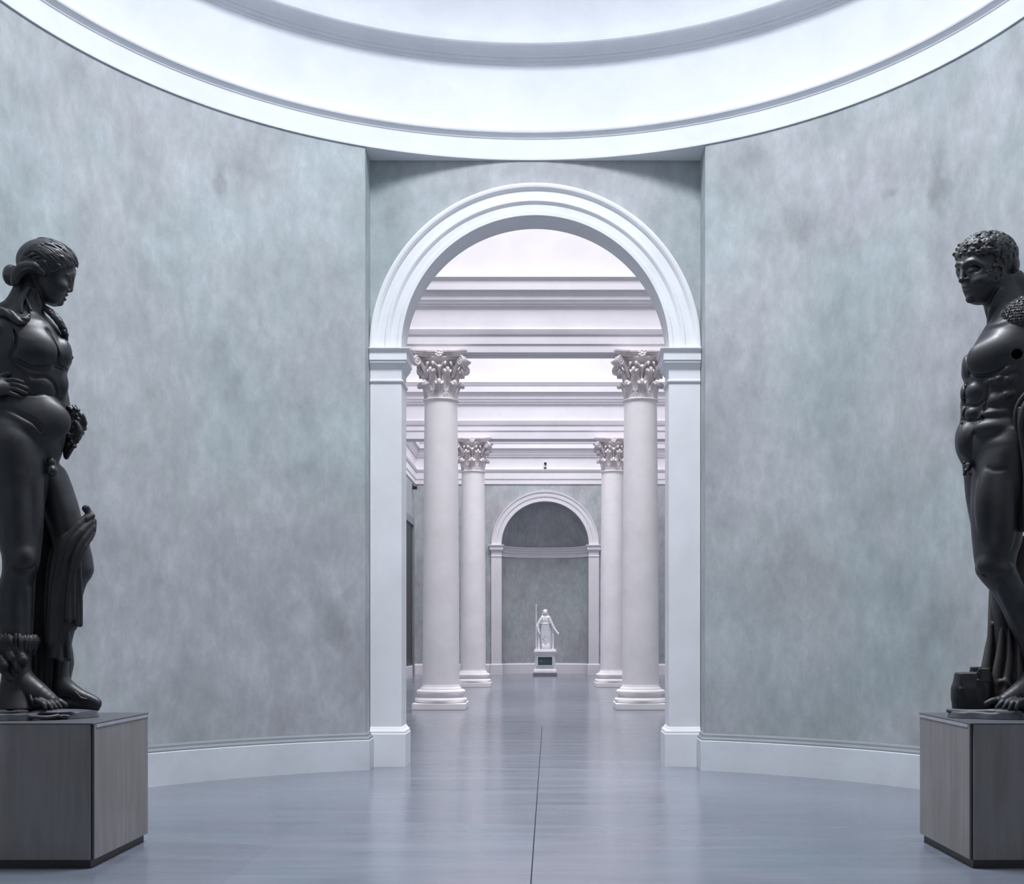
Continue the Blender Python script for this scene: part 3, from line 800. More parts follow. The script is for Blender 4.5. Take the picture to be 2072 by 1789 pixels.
# legs
LN = A.loft([(846,-46,66,-4,52),(868,-52,83,-16,56),(900,-56,90,-24,56),(935,-54,95.5,-25,54),(962,-46,94.5,-24,53),(1000,-34,92,-20,51),(1040,-20,89.5,-22,48),(1080,-9,87,-24,45),(1108,-2,84.5,-26,43),(1128,3,82,-27,42),(1146,4,79,-27,41),(1163,2.5,73,-25,39),
             (1180,-2,67,-22,37),(1205,-8,64,-18,37),(1235,-10,63.5,-16,37),(1265,-6,63,-16,34),(1292,-1,62,-18,31),(1325,6,61,-20,27),(1352,11,62,-22,25),(1375,12,66,-24,25),(1392,10,70,-24,24)], cap=8)
f.loft(LN, 4.5)
f.ball(A.on(LN,50,1128,10), (18,14,20), 10)
f.tube([A.on(LN,30,1152,2),A.on(LN,48,1156,1),A.on(LN,66,1148,2)], [1.6,1.8,1.6], 8, True)
f.ball(A.on(LN,70,1006,14), (16,16,80), 10); f.ball(A.on(LN,30,1015,12), (24,16,90), 10)
f.tube([A.on(LN,52,1195,8),A.on(LN,54,1290,7)], [9,6], 8)
LF = A.loft([(905,40,124,22,48),(935,48,120,26,48),(950,54,133,28,48),(972,62,143,28,48),(998,72,152,28,47),(1027,82,161,26,45),(1058,92,168,24,42),(1085,100,177,22,39),(1108,106,183,20,37),(1130,109,188,18,36),(1152,111,190.5,16,35),(1166,111,186,17,34),
             (1181,110,176,20,34),(1205,108,168,24,34),(1235,106,162,27,33),(1268,106,154,28,30),(1300,107,146,28,26),(1335,108,141,27,23),(1365,107,139,26,22),(1390,104,146,24,22),(1408,104,152,22,22)], cap=8)
f.loft(LF, 6)
f.tube([A.on(T,-4,820,-3),A.on(T,20,829,-1),A.on(T,48,843,-1),A.on(T,70,856,-1),A.on(T,84,874,-3)], [1.2,2.2,2.4,2.0,.8], 8, True)
f.ball(A(104,937,-40), (9,12,12), 7); f.ball(A(105,953,-44), (11,12,11.5), 4)
# near foot, bare toes out of the boot
f.tube([A(38,1385,-24),A(30,1412,-20),A(20,1420,-18)], [27,22,18], 8)
f.tube([A(46,1378,-26),A(78,1403,-42),A(104,1419,-56)], [24,21,14], 8)
f.tube([A(40,1418,-26),A(80,1424,-44),A(104,1427,-58)], [17,15,10], 6)
for x0, y0, x1, y1, dd, r in ((108,1417,131,1427,-44,7.0),(107,1419,122,1431,-56,5.0),(101,1421,113,1433,-63,4.8),(93,1422,104,1434,-68,4.6),(84,1422,92,1433,-72,4.4)):
    f.tube([A(x0-12,y0-6,dd+4),A(x0,y0,dd-4),A((x0+x1)/2,(y0+y1)/2-2.5,dd-9),A(x1,y1,dd-11)], [r*1.05,r,r*.95,r*.9], 1.3)
# far foot in its shoe
f.tube([A(124,1392,24),A(112,1414,26)], [21,18], 7)
f.tube([A(128,1388,22),A(160,1408,10),A(184,1417,0),A(197,1422,-6)], [19,15,12.5,8.5], 7)
f.tube([A(108,1424,22),A(160,1426,8),A(196,1428,-6)], [13,12,8], 5)
f.tube([A(112,1433,24),A(150,1434,8),A(196,1433.5,-8)], [5,6,6], 1)
f.tube([A(150,1399,-6),A(158,1406,-10),A(163,1412,-12),A(176,1415,-14)], [1.5,2.2,2.6,1.8], .8)
# the other arm, mostly hidden behind the body
f.tube([A(114,688,14),A(112,760,48),A(128,830,40)], [22,21,15], 8)
f.tube([A(128,830,40),A(140,846,24)], [13,10], 5)
for yy in (838,849,859,870): f.tube([A(134,yy,16),A(143,yy+1,10),A(148,yy+5,14)], [4,4.2,3.6], 1)
# head: profile to the right, chin lowered
f.ball(A(91,533,2), (54,44,46), 4)
HD = A.loft([(508,74,132,0,32),(522,70,142,0,37),(533,67,149.5,0,39.5),(541,64,153.5,0,40),(553,62,151.5,0,41),(562,62,147.5,0,41),(574,64,142,0,39.5),(585,67,137.5,0,37),(596,74,133.5,0,32),(606,82,129,0,27),(613,90,125,0,22),(618,99,119,0,15)], cap=6)
f.loft(HD, 5)
f.tube([A(149.5,549,0),A(146,568,0),A(141.5,586,0)], [3.6,4.2,6.0], 3.5)
f.ball(A(137.5,588.5,-6), (5,3.6,4), 1.5); f.ball(A(137.5,588.5,6), (5,3.6,4), 1.5)
for sg in (-1, 1):
    f.ball(A(145,566,sg*15), (8,8.5,8), 5, True)
    f.ball(A(139,567,sg*13.5), (6.2,6.5,5.2), .6)
    f.tube([A(145.5,563,sg*7),A(143,561.5,sg*13),A(137,564,sg*20)], [1.5,1.7,1.4], .8)
    f.tube([A(144,571,sg*8),A(141.5,572,sg*13),A(136,570,sg*19)], [1.2,1.3,1.1], .8)
    f.tube([A(150.5,555,sg*6),A(146.5,554,sg*16),A(137,558,sg*28)], [2.4,2.8,2.6], 5)
    f.ball(A(122,579,sg*27), (15,8,12), 9)
f.tube([A(134.5,597.5,-7),A(135.5,596.8,0),A(134.5,597.5,7)], [2.4,3.0,2.4], 1.6)
f.tube([A(130.5,606,-6),A(131.8,606.3,0),A(130.5,606,6)], [2.4,3.0,2.4], 1.6)
f.tube([A(138,602,0),A(131.5,602,-7),A(127,601.5,-11)], [.9,.9,.7], 1.2, True); f.tube([A(131.5,602,7),A(127,601.5,11)], [.9,.7], 1.2, True)
f.ball(A(120.5,612,0), (8,9,7.5), 4)
body = f.mesh('body', A.s, BASALT, st)
# hair
lo, hi = bounds(A, -6, 166, 474, 652, -64, 64)
h = Field(lo, hi, 1.15)
cap_c = A(94.5,531.5,2); CR_ = np.array([60.5*.93, 52, 46])
h.ball(cap_c, CR_, 3)
h.ball(A(157,598,0), (52,95,60), 2.5, True); h.ball(A(96,612,0), (60,95,40), 3, True)
def onball(px, py, sgn=-1, lift=0.0):
    q = A(px, py, 0); d = 0
    for _ in range(4):
        q = A(px, py, d); u = ((q[0]-cap_c[0])/CR_[0])**2+((q[2]-cap_c[2])/CR_[2])**2
        d = cap_c[1]+sgn*CR_[1]*math.sqrt(max(0.0, 1-u))
    q[1] = d-(-sgn)*0+sgn*lift; return q
def strand(pts, r, k=.8, lift=0.0, sg=(-1, 1)):
    for g in sg: h.tube([onball(x, y, g, lift) for x, y in pts], r, k)
guideA = [(106,486),(128,495),(144,508),(153,522),(157.5,536)]
guideB = [(66,506),(80,512),(92,522),(106,534),(120,545)]
for i in range(19):
    t = i/18; w = 2.6*math.sin(i*2.1)
    pts = [(a[0]*(1-t)+b[0]*t+(j == 4)*2.5*math.sin(i*2.7), a[1]*(1-t)+b[1]*t+w*math.sin(j*1.7+i*.5)+(j == 4)*(2.5*math.sin(i*1.9)-1)) for j, (a, b) in enumerate(zip(guideA, guideB))]
    strand(pts, [2.2,2.8,3.0,3.0,2.0], .5, .6)
for i in range(8):                                     # waves from temple back to the knot
    y = 546-i*3.0
    strand([(122-i*3,y-1),(98-i*2,y+2+1.5*math.sin(i)),(72-i,y+6-i*.5),(46,y+12-i*2),(34,548+i)], [2.4,3.6,4.0,3.6,2.4], .8)
for i in range(10):                                    # crown, combed back
    t = i/9
    strand([(104-t*36,486.5+t*17),(80-t*22,492+t*18),(56-t*10,505+t*16),(41-t*2,524+t*8)], [2.4,3.2,3.2,2.2], .8, -.6)
strand([(66,514),(66,502),(75,494),(88,490),(96,491)], [1.6,2.4,2.6,2.4,1.6], .6, 1.2)
strand([(85,502),(90,512),(102,515),(116,509),(126,505)], [1.5,2.4,2.6,2.4,1.6], .6, 1.2)
for i in range(9): strand([(128-i*5.5,533+i*1.6),(122-i*5,541+i*1.9),(113-i*4.4,548+i*1.7)], [2,3.6,1.6], .8, .8)
for a, b, r in (((84,526),(97,541),4.2),((112,534),(126,546),4.4),((120,518),(132,529),4),((54,522),(74,514),3.6),((60,526),(80,522),3),((134,517),(147,532),3.6)):   # leaves of the wreath
    strand([a, ((a[0]+b[0])/2,(a[1]+b[1])/2-1.5), b], [1.2, r, 1.0], .6, 2.2)
h.ball(A(22,557,4), (15.5,19,21), 2.5)
for i in range(6): h.tube([A(12+i*3,541,-8-i),A(9+i*4.4,557,-11-i*1.6),A(13+i*3.6,573,-8-i)], [1.2,2.2,1.2], 1.5)
h.tube([A(30,572,-26),A(34,555,-30),A(48,542,-36),A(68,540,-40),A(86,552,-42)], [8,11,12,12,7], 2.5)
h.tube([A(30,572,34),A(34,555,36),A(48,542,40),A(68,540,44),A(86,552,44)], [8,11,12,12,7], 2.5)
for i in range(4): h.tube([A(31+i*4,566-i*2,-35),A(38+i*5,553-i*3,-43),A(54+i*6,544-i,-48),A(74+i*4,546+i,-49)], [1.4,2,2,1.4], .8)
h.tube([A(56,583,-28),A(49,596,-33),A(43,612,-38),A(44,632,-44)], [5,5.5,4.6,3], 1.2)
h.tube([A(52,600,-32),A(57,614,-36),A(63,628,-42)], [3,3.6,2.4], 1)
hair = h.mesh('hair', A.s, HAIRM, st)
# garland of twisted foliage over both shoulders
lo, hi = bounds(A, -60, 146, 610, 700, -90, 40)
g = Field(lo, hi, 1.3)
pts = [(-40,640,-40),(-18,630,-50),(4,631,-56),(22,638,-62),(38,650,-66),(50,647,-64),(60,640,-56)]
for ph in range(3):
    g.tube([A(x, y+4*math.sin(i*1.6+ph*2.1), d-3*math.cos(i*1.6+ph*2.1)) for i, (x, y, d) in enumerate(pts)], [6,6,6,6.5,6,5,2.5], 1)
pts = [(90,622,-14),(100,630,-24),(110,639,-30),(119,650,-32),(127,664,-30),(132,677,-26),(134.5,689,-22)]
for ph in range(4):
    g.tube([A(x+2.5*math.sin(i*1.9+ph*1.6), y+2.5*math.cos(i*1.9+ph*1.6), d+3*math.sin(i*1.4+ph)) for i, (x, y, d) in enumerate(pts)], [4,5.2,5.8,6,5.6,4.6,1.8], .8)
for i in range(9):
    g.ball(A(100+i*3.8,629+i*5.5+2*math.sin(i*3),-33+3*math.cos(i*2)), (3.2,3,4), .8)
g.mesh('garland', A.s, HAIRM, st)
# bunch held in the far hand
lo, hi = bounds(A, 118, 186, 808, 942, -36, 60)
g = Field(lo, hi, 1.2)
g.loft(A.loft([(820,133,147,14,10),(834,131,160,12,17),(848,131,170,12,20),(862,132,172,12,20),(876,132,168,12,18),(888,131,160,12,16),(904,128,152,12,13),(918,127,144,12,10),(930,130,138,12,5)], cap=4), 2)
for i in range(34):
    y = 824+i*2.1; x0, x1 = (134, 166-abs(i-14)*.8); x = x0+(x1-x0)*((i*.618)%1)
    g.ball(A(x+4, y, -4-4*math.sin(i)), (3.6+.9*math.sin(i*3), 4, 3.4), .8)
rq = random.Random(5)
for i in range(46):
    y = rq.uniform(826, 905); u_ = rq.uniform(0, 1); xr = np.interp(y, [826,848,866,882,905], [154,170,171,163,150]); xl = 137
    x = xl+(xr-xl)*(1-(1-u_)**2); g.ball(A(x, y, 10-18*math.sqrt(max(0,1-((x-152)/21)**2))+rq.uniform(-2,2)), (rq.uniform(2.8,5), 4, rq.uniform(2.6,4.4)), .9)
for y, x in ((836,164),(846,171),(856,174),(867,173),(876,168)): g.ball(A(x-2, y, 8), (5,8,5), .8)
for dx in (-5, 1, 7): g.tube([A(146+dx,822,2),A(160+dx,840,-6),A(168+dx*.6,858,-4),A(164+dx*.4,872,0)], [3,4,4,2.6], .8)
g.tube([A(154,855,-8),A(160,872,-8),A(150,896,-4),A(137,924,4)], [5,7,6,3], 1.2)
for yy in (842,853,864): g.tube([A(136,yy,-10),A(148,yy+4,-10)], [2.2,2.4], .8, True)
g.mesh('fruit_bunch', A.s, HAIRM, st)
# drapery knotted over the far thigh
lo, hi = bounds(A, 58, 202, 1012, 1442, -60, 90)
g = Field(lo, hi, 1.5)
def fold(pts, r, k=2.0): g.tube([A(*p) for p in pts], r, k)
g.ball(A(174,1029,-16), (8,9,7), 1.2); fold([(168,1027,-20),(176,1025,-22),(181,1030,-20)], [1.8,2.4,2], .8); fold([(176,1033,-16),(182,1040,-16)], [7,7], 2)
fold([(186,1044,-20),(176,1050,-24),(170,1054,-22)], [6.5,6,4], 1)
fold([(190,1054,-14),(189,1074,-14),(183,1092,-12)], [5.5,5.5,4], 1)
fold([(182,1042,-16),(160,1062,-24),(140,1090,-26),(124,1124,-22),(113,1170,-16),(107,1230,-12),(104,1300,-10)], [7,9,9,8.5,8,9,11], 2)
fold([(184,1056,-20),(164,1076,-28),(148,1096,-30),(134,1130,-27),(122,1180,-20),(113,1240,-16),(110,1302,-14)], [7,8.5,8,7,6.5,6,7], 2)
fold([(186,1066,-20),(170,1090,-28),(156,1116,-30),(146,1150,-28),(140,1200,-24),(138,1252,-22)], [6,7.5,7,6.5,7,8.5], 2)
fold([(187,1080,-18),(172,1106,-28),(160,1134,-30),(150,1160,-30),(149,1205,-26),(149,1250,-24)], [5,6,5.5,4.5,4.5,4.5], 1.5)
fold([(160,1128,-28),(162,1170,-26),(163,1220,-22),(162,1264,-18)], [4,4.2,4.6,5.5], 1.5)
fold([(156,1128,-26),(157,1180,-24),(157,1230,-22),(156,1262,-20)], [4,5,5.4,6], 1.5)
fold([(112,1096,16),(102,1140,8),(98,1220,4),(98,1304,4)], [3,6,8,8], 4)
g.loft(A.loft([(1062,138,172,0,12),(1090,116,170,-4,20),(1140,104,166,-4,24),(1200,98,162,0,24),(1262,94,160,4,24),(1278,94,152,6,23)], cap=5), 3)
g.loft(A.loft([(1240,98,150,2,22),(1290,94,142,2,22),(1333,92,141,0,22)], cap=3), 3)
fold([(136,1280,-12),(138,1310,-18),(140,1334,-20)], [4,4,5], 1.5); fold([(122,1285,-14),(122,1335,-20)], [4,6], 1.5)
g.mesh('drapery', A.s, DRAPE, st)
# support behind the legs with hanging cloth
lo, hi = bounds(A, 36, 168, 980, 1446, -30, 110)
g = Field(lo, hi, 2.0)
g.loft(A.loft([(1000,52,110,52,26),(1100,50,118,54,32),(1200,52,130,56,36),(1290,56,143,58,38),(1341,58,150,56,38),(1378,60,144,56,38),(1440,56,150,56,42)], cap=6), 2)
for x, r in ((66,6),(78,6),(90,6),(99,5)): g.tube([A(x+14,1110,26),A(x+8,1250,20),A(x,1436,16)], [r,r+1,r+3], 3)
g.mesh('support', A.s, DRAPE, st)
# soft boot on the near leg
lo, hi = bounds(A, -22, 92, 1272, 1440, -86, 32)
g = Field(lo, hi, 1.4)
g.loft(A.loft([(1288,-12,72,-17,42),(1298,-13,75,-17,44),(1312,-10,72,-18,42),(1326,-4,66,-19,36),(1350,2,63.5,-21,31),(1372,2,67,-23,30),(1392,-2,70,-24,30),(1412,-6,74,-25,34),(1434,-10,88,-26,40)], cap=3), 2)
rb_ = random.Random(11)
for i in range(40):
    a = 2*PI*i/40+rb_.uniform(-.06,.06); y1 = rb_.uniform(1306, 1328); o_ = rb_.uniform(-2, 2)
    g.tube([A(31+42*math.cos(a),1286+rb_.uniform(-2,2),-18+43*math.sin(a)),A(31+(45.5+o_)*math.cos(a),1297,-18+(46+o_)*math.sin(a)),A(31+41*math.cos(a+.08),y1,-18+40*math.sin(a+.08))], [2.6,rb_.uniform(2.8,4.2),1.2], 2.4)
for x, y, r in ((24,1330,12),(46,1334,13),(8,1346,13),(34,1350,9)): g.tube([A(x-6,y-16,-55),A(x,y,-58),A(x+4,y+14,-50)], [5,r*.75,2.5], 4)
g.tube([A(4,1352,-46),A(20,1372,-52),A(30,1378,-50)], [9,6,1.5], 3)
g.tube([A(70,1394,-44),A(62,1404,-54),A(64,1416,-62),A(70,1424,-64)], [3,3,3.4,3], 1.5)
g.ball(A(92,1410,-44), (16,18,10), 3, True)
g.mesh('boot', A.s, DRAPE, st)
# rough base
lo, hi = bounds(A, -112, 262, 1428, 1458, -110, 120); lo = (lo[0], lo[1], .3)
g = Field(lo, hi, 1.5)
def slab(g, fr, cx, hw, hd, cd, top, wob, seed):
    """irregular low slab: a wavy outline and a gently uneven top"""
    c0 = fr(cx, 1446, 0)[0]
    def fn(X, Y, Z):
        a = np.arctan2(Y-cd, X-c0)
        w = 1+.035*np.sin(3*a+seed)+.03*np.sin(5*a+2*seed)+.02*np.sin(9*a+seed*3)+.012*np.sin(17*a)
        rr = ((np.abs(X-c0)/hw)**5+(np.abs(Y-cd)/hd)**5)**.2
        tp = top+wob*(np.sin(X*.05+seed)*np.cos(Y*.06)+.5*np.sin(X*.13+Y*.09))
        d = np.maximum((rr-w)*min(hw, hd)+.25*np.maximum(0, Z), (Z-tp))
        return d
    g.put(fn, (c0-hw*1.1, cd-hd*1.1, -2), (c0+hw*1.1, cd+hd*1.1, top+3), 1.5)
slab(g, A, 52, 130, 92, 8, 13.0, .9, 1.0)
g.ball(A(106,1441,-62), (40,26,7), 5); g.ball(A(136,1441,-30), (42,34,6), 6)
g.tube([A(60,1450,-92),A(92,1452,-96),A(118,1448,-90)], [4,4,3], 4); g.ball(A(128,1450,-84), (14,6,4), 2); g.ball(A(130,1451,-90), (6,4,2.2), 1, True)
g.mesh('rock_base', A.s, ROCKM, st)
# ================================================================== right statue
B = Frame(3.47, 8.62, ZP)
sb = thing('statue', 'colossal dark stone man with curly hair and muscular torso, on the right pedestal', 'statue', B.loc, B.rz)
lo, hi = bounds(B, 1915, 2215, 460, 1452, -110, 100)
f = Field(lo, hi, 1.55)
T = B.loft([(630,2006,2112,2,38),(642,2001,2126,0,50),(652,1996,2138,0,58),(664,1988,2146,0,64),(678,1979,2151,0,69),(694,1969.5,2154,0,73),(714,1958.5,2156,0,76),(733,1950,2155,0,77),(750,1945,2154,0,75),(768,1950,2152,0,72),(784,1949,2149,0,69),(799,1944.5,2146,0,67),(815,1943,2143,0,66),
            (834,1943.5,2141,0,65),(848,1942,2140,0,66),(860,1937,2140,0,67),(872,1933,2141,0,69),(888,1931.5,2142,0,71),(902,1933,2143,0,72),(918,1938,2143,0,73),(934,1946,2141,0,72),(952,1960,2132,0,68)], cap=10)
f.loft(T, 4)
on = lambda x, y, i=0.0: B.on(T, x, y, i)
f.ball(on(1996,723,15), (38,20,36), 12); f.ball(on(2028,706,20), (38,22,32), 16)
f.ball(B(1957,744,-14), (11,22,26), 4)
f.tube([on(1976,690,1),on(1967,706,0),on(1963,722,0),on(1963,752,1)], [2,2.6,3,3.4], 4, True)
f.tube([on(1962,756,1),on(1975,760,1),on(1992,760,1),on(2012,755,1.5),on(2034,742,2)], [1.8,2.4,2.6,2.2,1], 6, True)
f.tube([B(1944,771,-10),B(1953,768,-34),on(1960,762,0)], [3.5,3,2.5], 3, True)
# abdomen
f.ball(on(1978,790,8), (23,15,20), 4.5); f.ball(on(1973,835,9), (20,14,15), 4)
f.ball(B(1951,798,-18), (8,16,19), 3); f.ball(B(1951,836,-16), (7,15,13), 3)
f.ball(on(1958,890,12), (22,18,36), 7)
f.ball(on(2015,810,9), (19,15,17), 4.5); f.ball(on(2014,836,9), (28,16,12), 4.5); f.ball(on(2012,864,10), (40,19,19), 6)
for x, y, a, l, r in ((2004,772,-.35,12,7),(2020,768,-.45,13,8),(2040,768,-.5,14,9),(2038,748,-.5,16,7),(2036,800,-.4,13,10)):
    f.tube([on(x-l*math.cos(a),y-l*math.sin(a),5),on(x,y,2.5),on(x+l*math.cos(a),y+l*math.sin(a),4)], [r*.5,r,r*.7], 3.5)
f.tube([on(1957,776,1),on(1952.5,796,1),on(1953,819,1),on(1952,849,1)], [1.8,1.9,1.9,1.7], 2.2, True)
f.tube([on(1949,820,1),on(1962,821,1),on(1978,821,1),on(1993,810,1.5)], [1.8,2,2,1.8], 2.5, True)
f.tube([on(1946,850,1),on(1962,851,1),on(1980,850,1),on(1991,842,1.5)], [1.8,2,2,2], 2.5, True)
f.tube([on(1999,778,-2),on(1998,800,0),on(1994,822,0),on(1990,844,0),on(1978,866,0),on(1968,882,-.5),on(1965.5,902,-1.5),on(1966,922,-2)], [.8,2.2,2.2,2.2,2.2,2.0,1.6,.8], 4.5, True)
f.ball(on(1946,858,2), (3.5,5,3.5), 2.5, True)
f.tube([on(2058,871,2),on(2030,887,1),on(2006,904,1),on(1991,920,1),on(1984,944,2)], [2,3,3.2,3,2.4], 4.5, True)
f.ball(on(2034,896,12), (34,18,14), 6)
# the socket in the side
f.tube([on(2057.5,716,-6),on(2057.5,716,22)], [10.5,10], 1, True)
# neck and shoulders
NK = B.loft([(560,1996,2058,8,28),(578,1992,2061,7,30),(596,1988.5,2070,6,32),(612,1989.5,2080,5,35),(628,1993,2092,3,40),(645,1998,2106,2,46),(656,2004,2118,0,50)], cap=8)
f.loft(NK, 6)
f.tube([B.on(NK,2022,588,2),B.on(NK,2010,620,1),B.on(NK,2003,650,2)], [7,7.5,6], 5)
f.tube([B.on(NK,1996,628,1),B.on(NK,2000,648,1)], [2,2], 3, True)
f.tube([B(2054,566,18),B(2084,602,14),B(2122,640,8)], [20,25,28], 10)
f.tube([on(2006,660,3),on(2030,654,5),B(2064,646,-52)], [3,4,5], 9)
f.ball(B(2140,676,-20), (40,40,44), 8)
f.tube([B(2146,690,-18),B(2158,750,-10),B(2152,822,-22)], [34,29,23], 8)
f.tube([B(2152,822,-22),B(2120,840,-56),B(2088,838,-78)], [23,20,13], 7)
f.ball(B(2078,836,-82), (13,10,13), 4)
for i in range(4): f.tube([B(2074,826+i*7,-84),B(2064,828+i*7,-86),B(2062,834+i*7,-80)], [4.4,4.4,3.6], 1)
# near leg, knee bent, shin running back to the right
LN = B.loft([(872,1996,2120,-14,62),(905,1978,2110,-20,62),(940,1970,2100,-24,60),(962,1966.5,2096,-26,58),(1007,1963.5,2086,-30,54),(1040,1963.5,2078,-32,51),(1068,1964.5,2072,-34,48),(1100,1967,2067,-36,44),(1128,1970,2058,-38,41),(1146,1972.5,2056,-38,40),(1158,1974,2060,-38,40),
             (1172,1983,2066,-36,39),(1187,1996,2073,-33,39),(1200,2007,2080,-30,39),(1215,2016,2088,-26,39),(1240,2029,2095,-20,38),(1262,2038,2100,-16,36),(1290,2053,2104,-10,32),(1319,2066,2108,-6,27),(1350,2074,2110,-6,24),(1380,2074,2112,-8,24),(1400,2070,2116,-10,25)], cap=8)
f.loft(LN, 7)
onl = lambda x, y, i=0.0: B.on(LN, x, y, i)
f.ball(onl(1996,1020,9), (22,16,70), 8); f.ball(onl(2030,1040,8), (24,15,80), 8)
f.tube([onl(1998,946,-4),onl(2013,951,-3),onl(2034,949,-4)], [2,3.4,2], 7, True)
f.ball(onl(1996,1143,10), (17,13,18), 10); f.ball(onl(2030,1152,9), (20,12,13), 8)
f.tube([B(1970,1138,-30),onl(1976,1154,0),onl(1996,1166,1)], [1.5,2,2], 3, True)
f.tube([onl(2026,1196,6),onl(2058,1268,5),onl(2082,1330,6)], [8,7,5], 6)
f.ball(onl(2078,1230,8), (18,16,44), 8)
# far leg
LF = B.loft([(925,1950,2040,14,46),(945,1947.5,2040,18,46),(966,1950,2040,20,46),(1000,1953,2038,22,44),(1041,1960,2036,24,42),(1090,1972,2038,26,38),(1140,1990,2046,28,34),(1190,2003,2056,32,32),(1250,2006,2056,34,30),(1330,2010,2048,34,23),(1400,2008,2052,30,24),(1430,1998,2056,26,24)], cap=8)
f.loft(LF, 5)
f.ball(B(1957,944,-44), (9,11,10), 4)
for i in range(14): f.ball(B(1951+12*((i*.618)%1),936+20*((i*.37)%1)+i*.6,-50+4*math.sin(i*2)), (3.4+math.sin(i)*.8,4,3.2), 1.2)
# near foot pointing to the lower left
f.tube([B(2094,1378,-10),B(2104,1408,-4),B(2112,1416,0)], [25,22,19], 7)
f.tube([B(2090,1380,-12),B(2062,1402,-36),B(2032,1418,-54)], [24,20,13], 7)
f.tube([B(2104,1420,-8),B(2066,1424,-40),B(2034,1427,-58)], [16,15,9], 6)
for x0, y0, x1, y1, dd, r in ((2020,1418,1996,1424,-50,6.6),(2030,1422,2017,1433,-60,5.2),(2041,1422,2030,1435,-66,5.0),(2051,1423,2042,1436,-70,4.8),(2061,1423,2056,1434,-73,4.6)):
    f.tube([B(x0+14,y0-7,dd+6),B(x0,y0-2,dd-3),B((x0+x1)/2,(y0+y1)/2-3,dd-8),B(x1,y1,dd-10)], [r*1.1,r*1.05,r*.92,r*.88], 1.2)
# head, turned three-quarters to the left
f.ball(B(2000,526,4), (54,48,49), 4)
HD = B.loft([(508,1944,2030,0,42),(520,1937,2032,-2,44),(533,1934.5,2034,-3,44.5),(543,1933.5,2035,-4,44),(552,1935.5,2035,-6,43),(562,1941,2034,-8,41),(574,1946,2031,-9,38),(584,1947.5,2025,-10,35),(594,1951.5,2018,-10,31),(603,1956,2010,-10,26),(610,1961,2002,-10,21),(615,1970,1994,-10,14)], cap=6)
f.loft(HD, 5)
onh = lambda x, y, i=0.0: B.on(HD, x, y, i)
f.tube([B(1947,541,-32),B(1946.5,554,-37),B(1946,566,-40)], [4.2,4.6,6.0], 3)
f.ball(B(1945.5,568,-40), (5.4,6,4.8), 3); f.ball(B(1955,565.5,-40), (5.0,5,3.6), 3); f.ball(B(1944,567.5,-28), (3.5,5,4), 2)
f.ball(onh(1968,544,-1), (16,11,9), 5, True); f.ball(onh(1969,546,10.6), (12,9.5,8), 2)
f.tube([onh(1953,546,5),onh(1962,540.5,3.2),onh(1972,540.5,3.2),onh(1984,546.5,5)], [1.1,1.6,1.6,1.0], 2.2)
f.tube([onh(1956,550,3),onh(1967,552.5,2),onh(1980,549.5,3)], [1.0,1.2,.9], 1.4)
f.tube([onh(1950,537,1),onh(1958,531,1),onh(1970,528.5,1),onh(1990,536,3)], [3,4,3.8,2.4], 7)
f.tube([B(1940,547,-26),B(1939.5,555,-30)], [3,3.4], 3, True)
f.tube([B(1934.5,538,-12),B(1938,534,-24),B(1945,534,-34)], [3,3.2,3], 3)
f.ball(onh(1986,566,8), (20,12,12), 6)
f.tube([onh(1947.5,580.5,1.5),onh(1953,579.3,1),onh(1960,579.3,1),onh(1969,580,2.5)], [1.8,2.3,2.1,1.0], 2)
f.tube([onh(1950.5,587,1.5),onh(1957,587.5,1),onh(1966,585.5,2)], [2.8,3.4,2.2], 1.5)
f.tube([onh(1946.5,583,0),onh(1954,582.8,-.5),onh(1963,582,-.3),onh(1973,580,0)], [.9,1.0,.9,.7], 1.5, True)
f.tube([onh(1954,593,0),onh(1966,593,0)], [1.2,1.2], 5, True)
f.ball(onh(1965,604,5), (11,9,8.5), 4)
f.ball(onh(2024,546,2), (7.5,6,12), 1.5); f.ball(onh(2024,546,-4), (4,4,7), 1.5, True)
f.mesh('body', B.s, BASALT, sb)
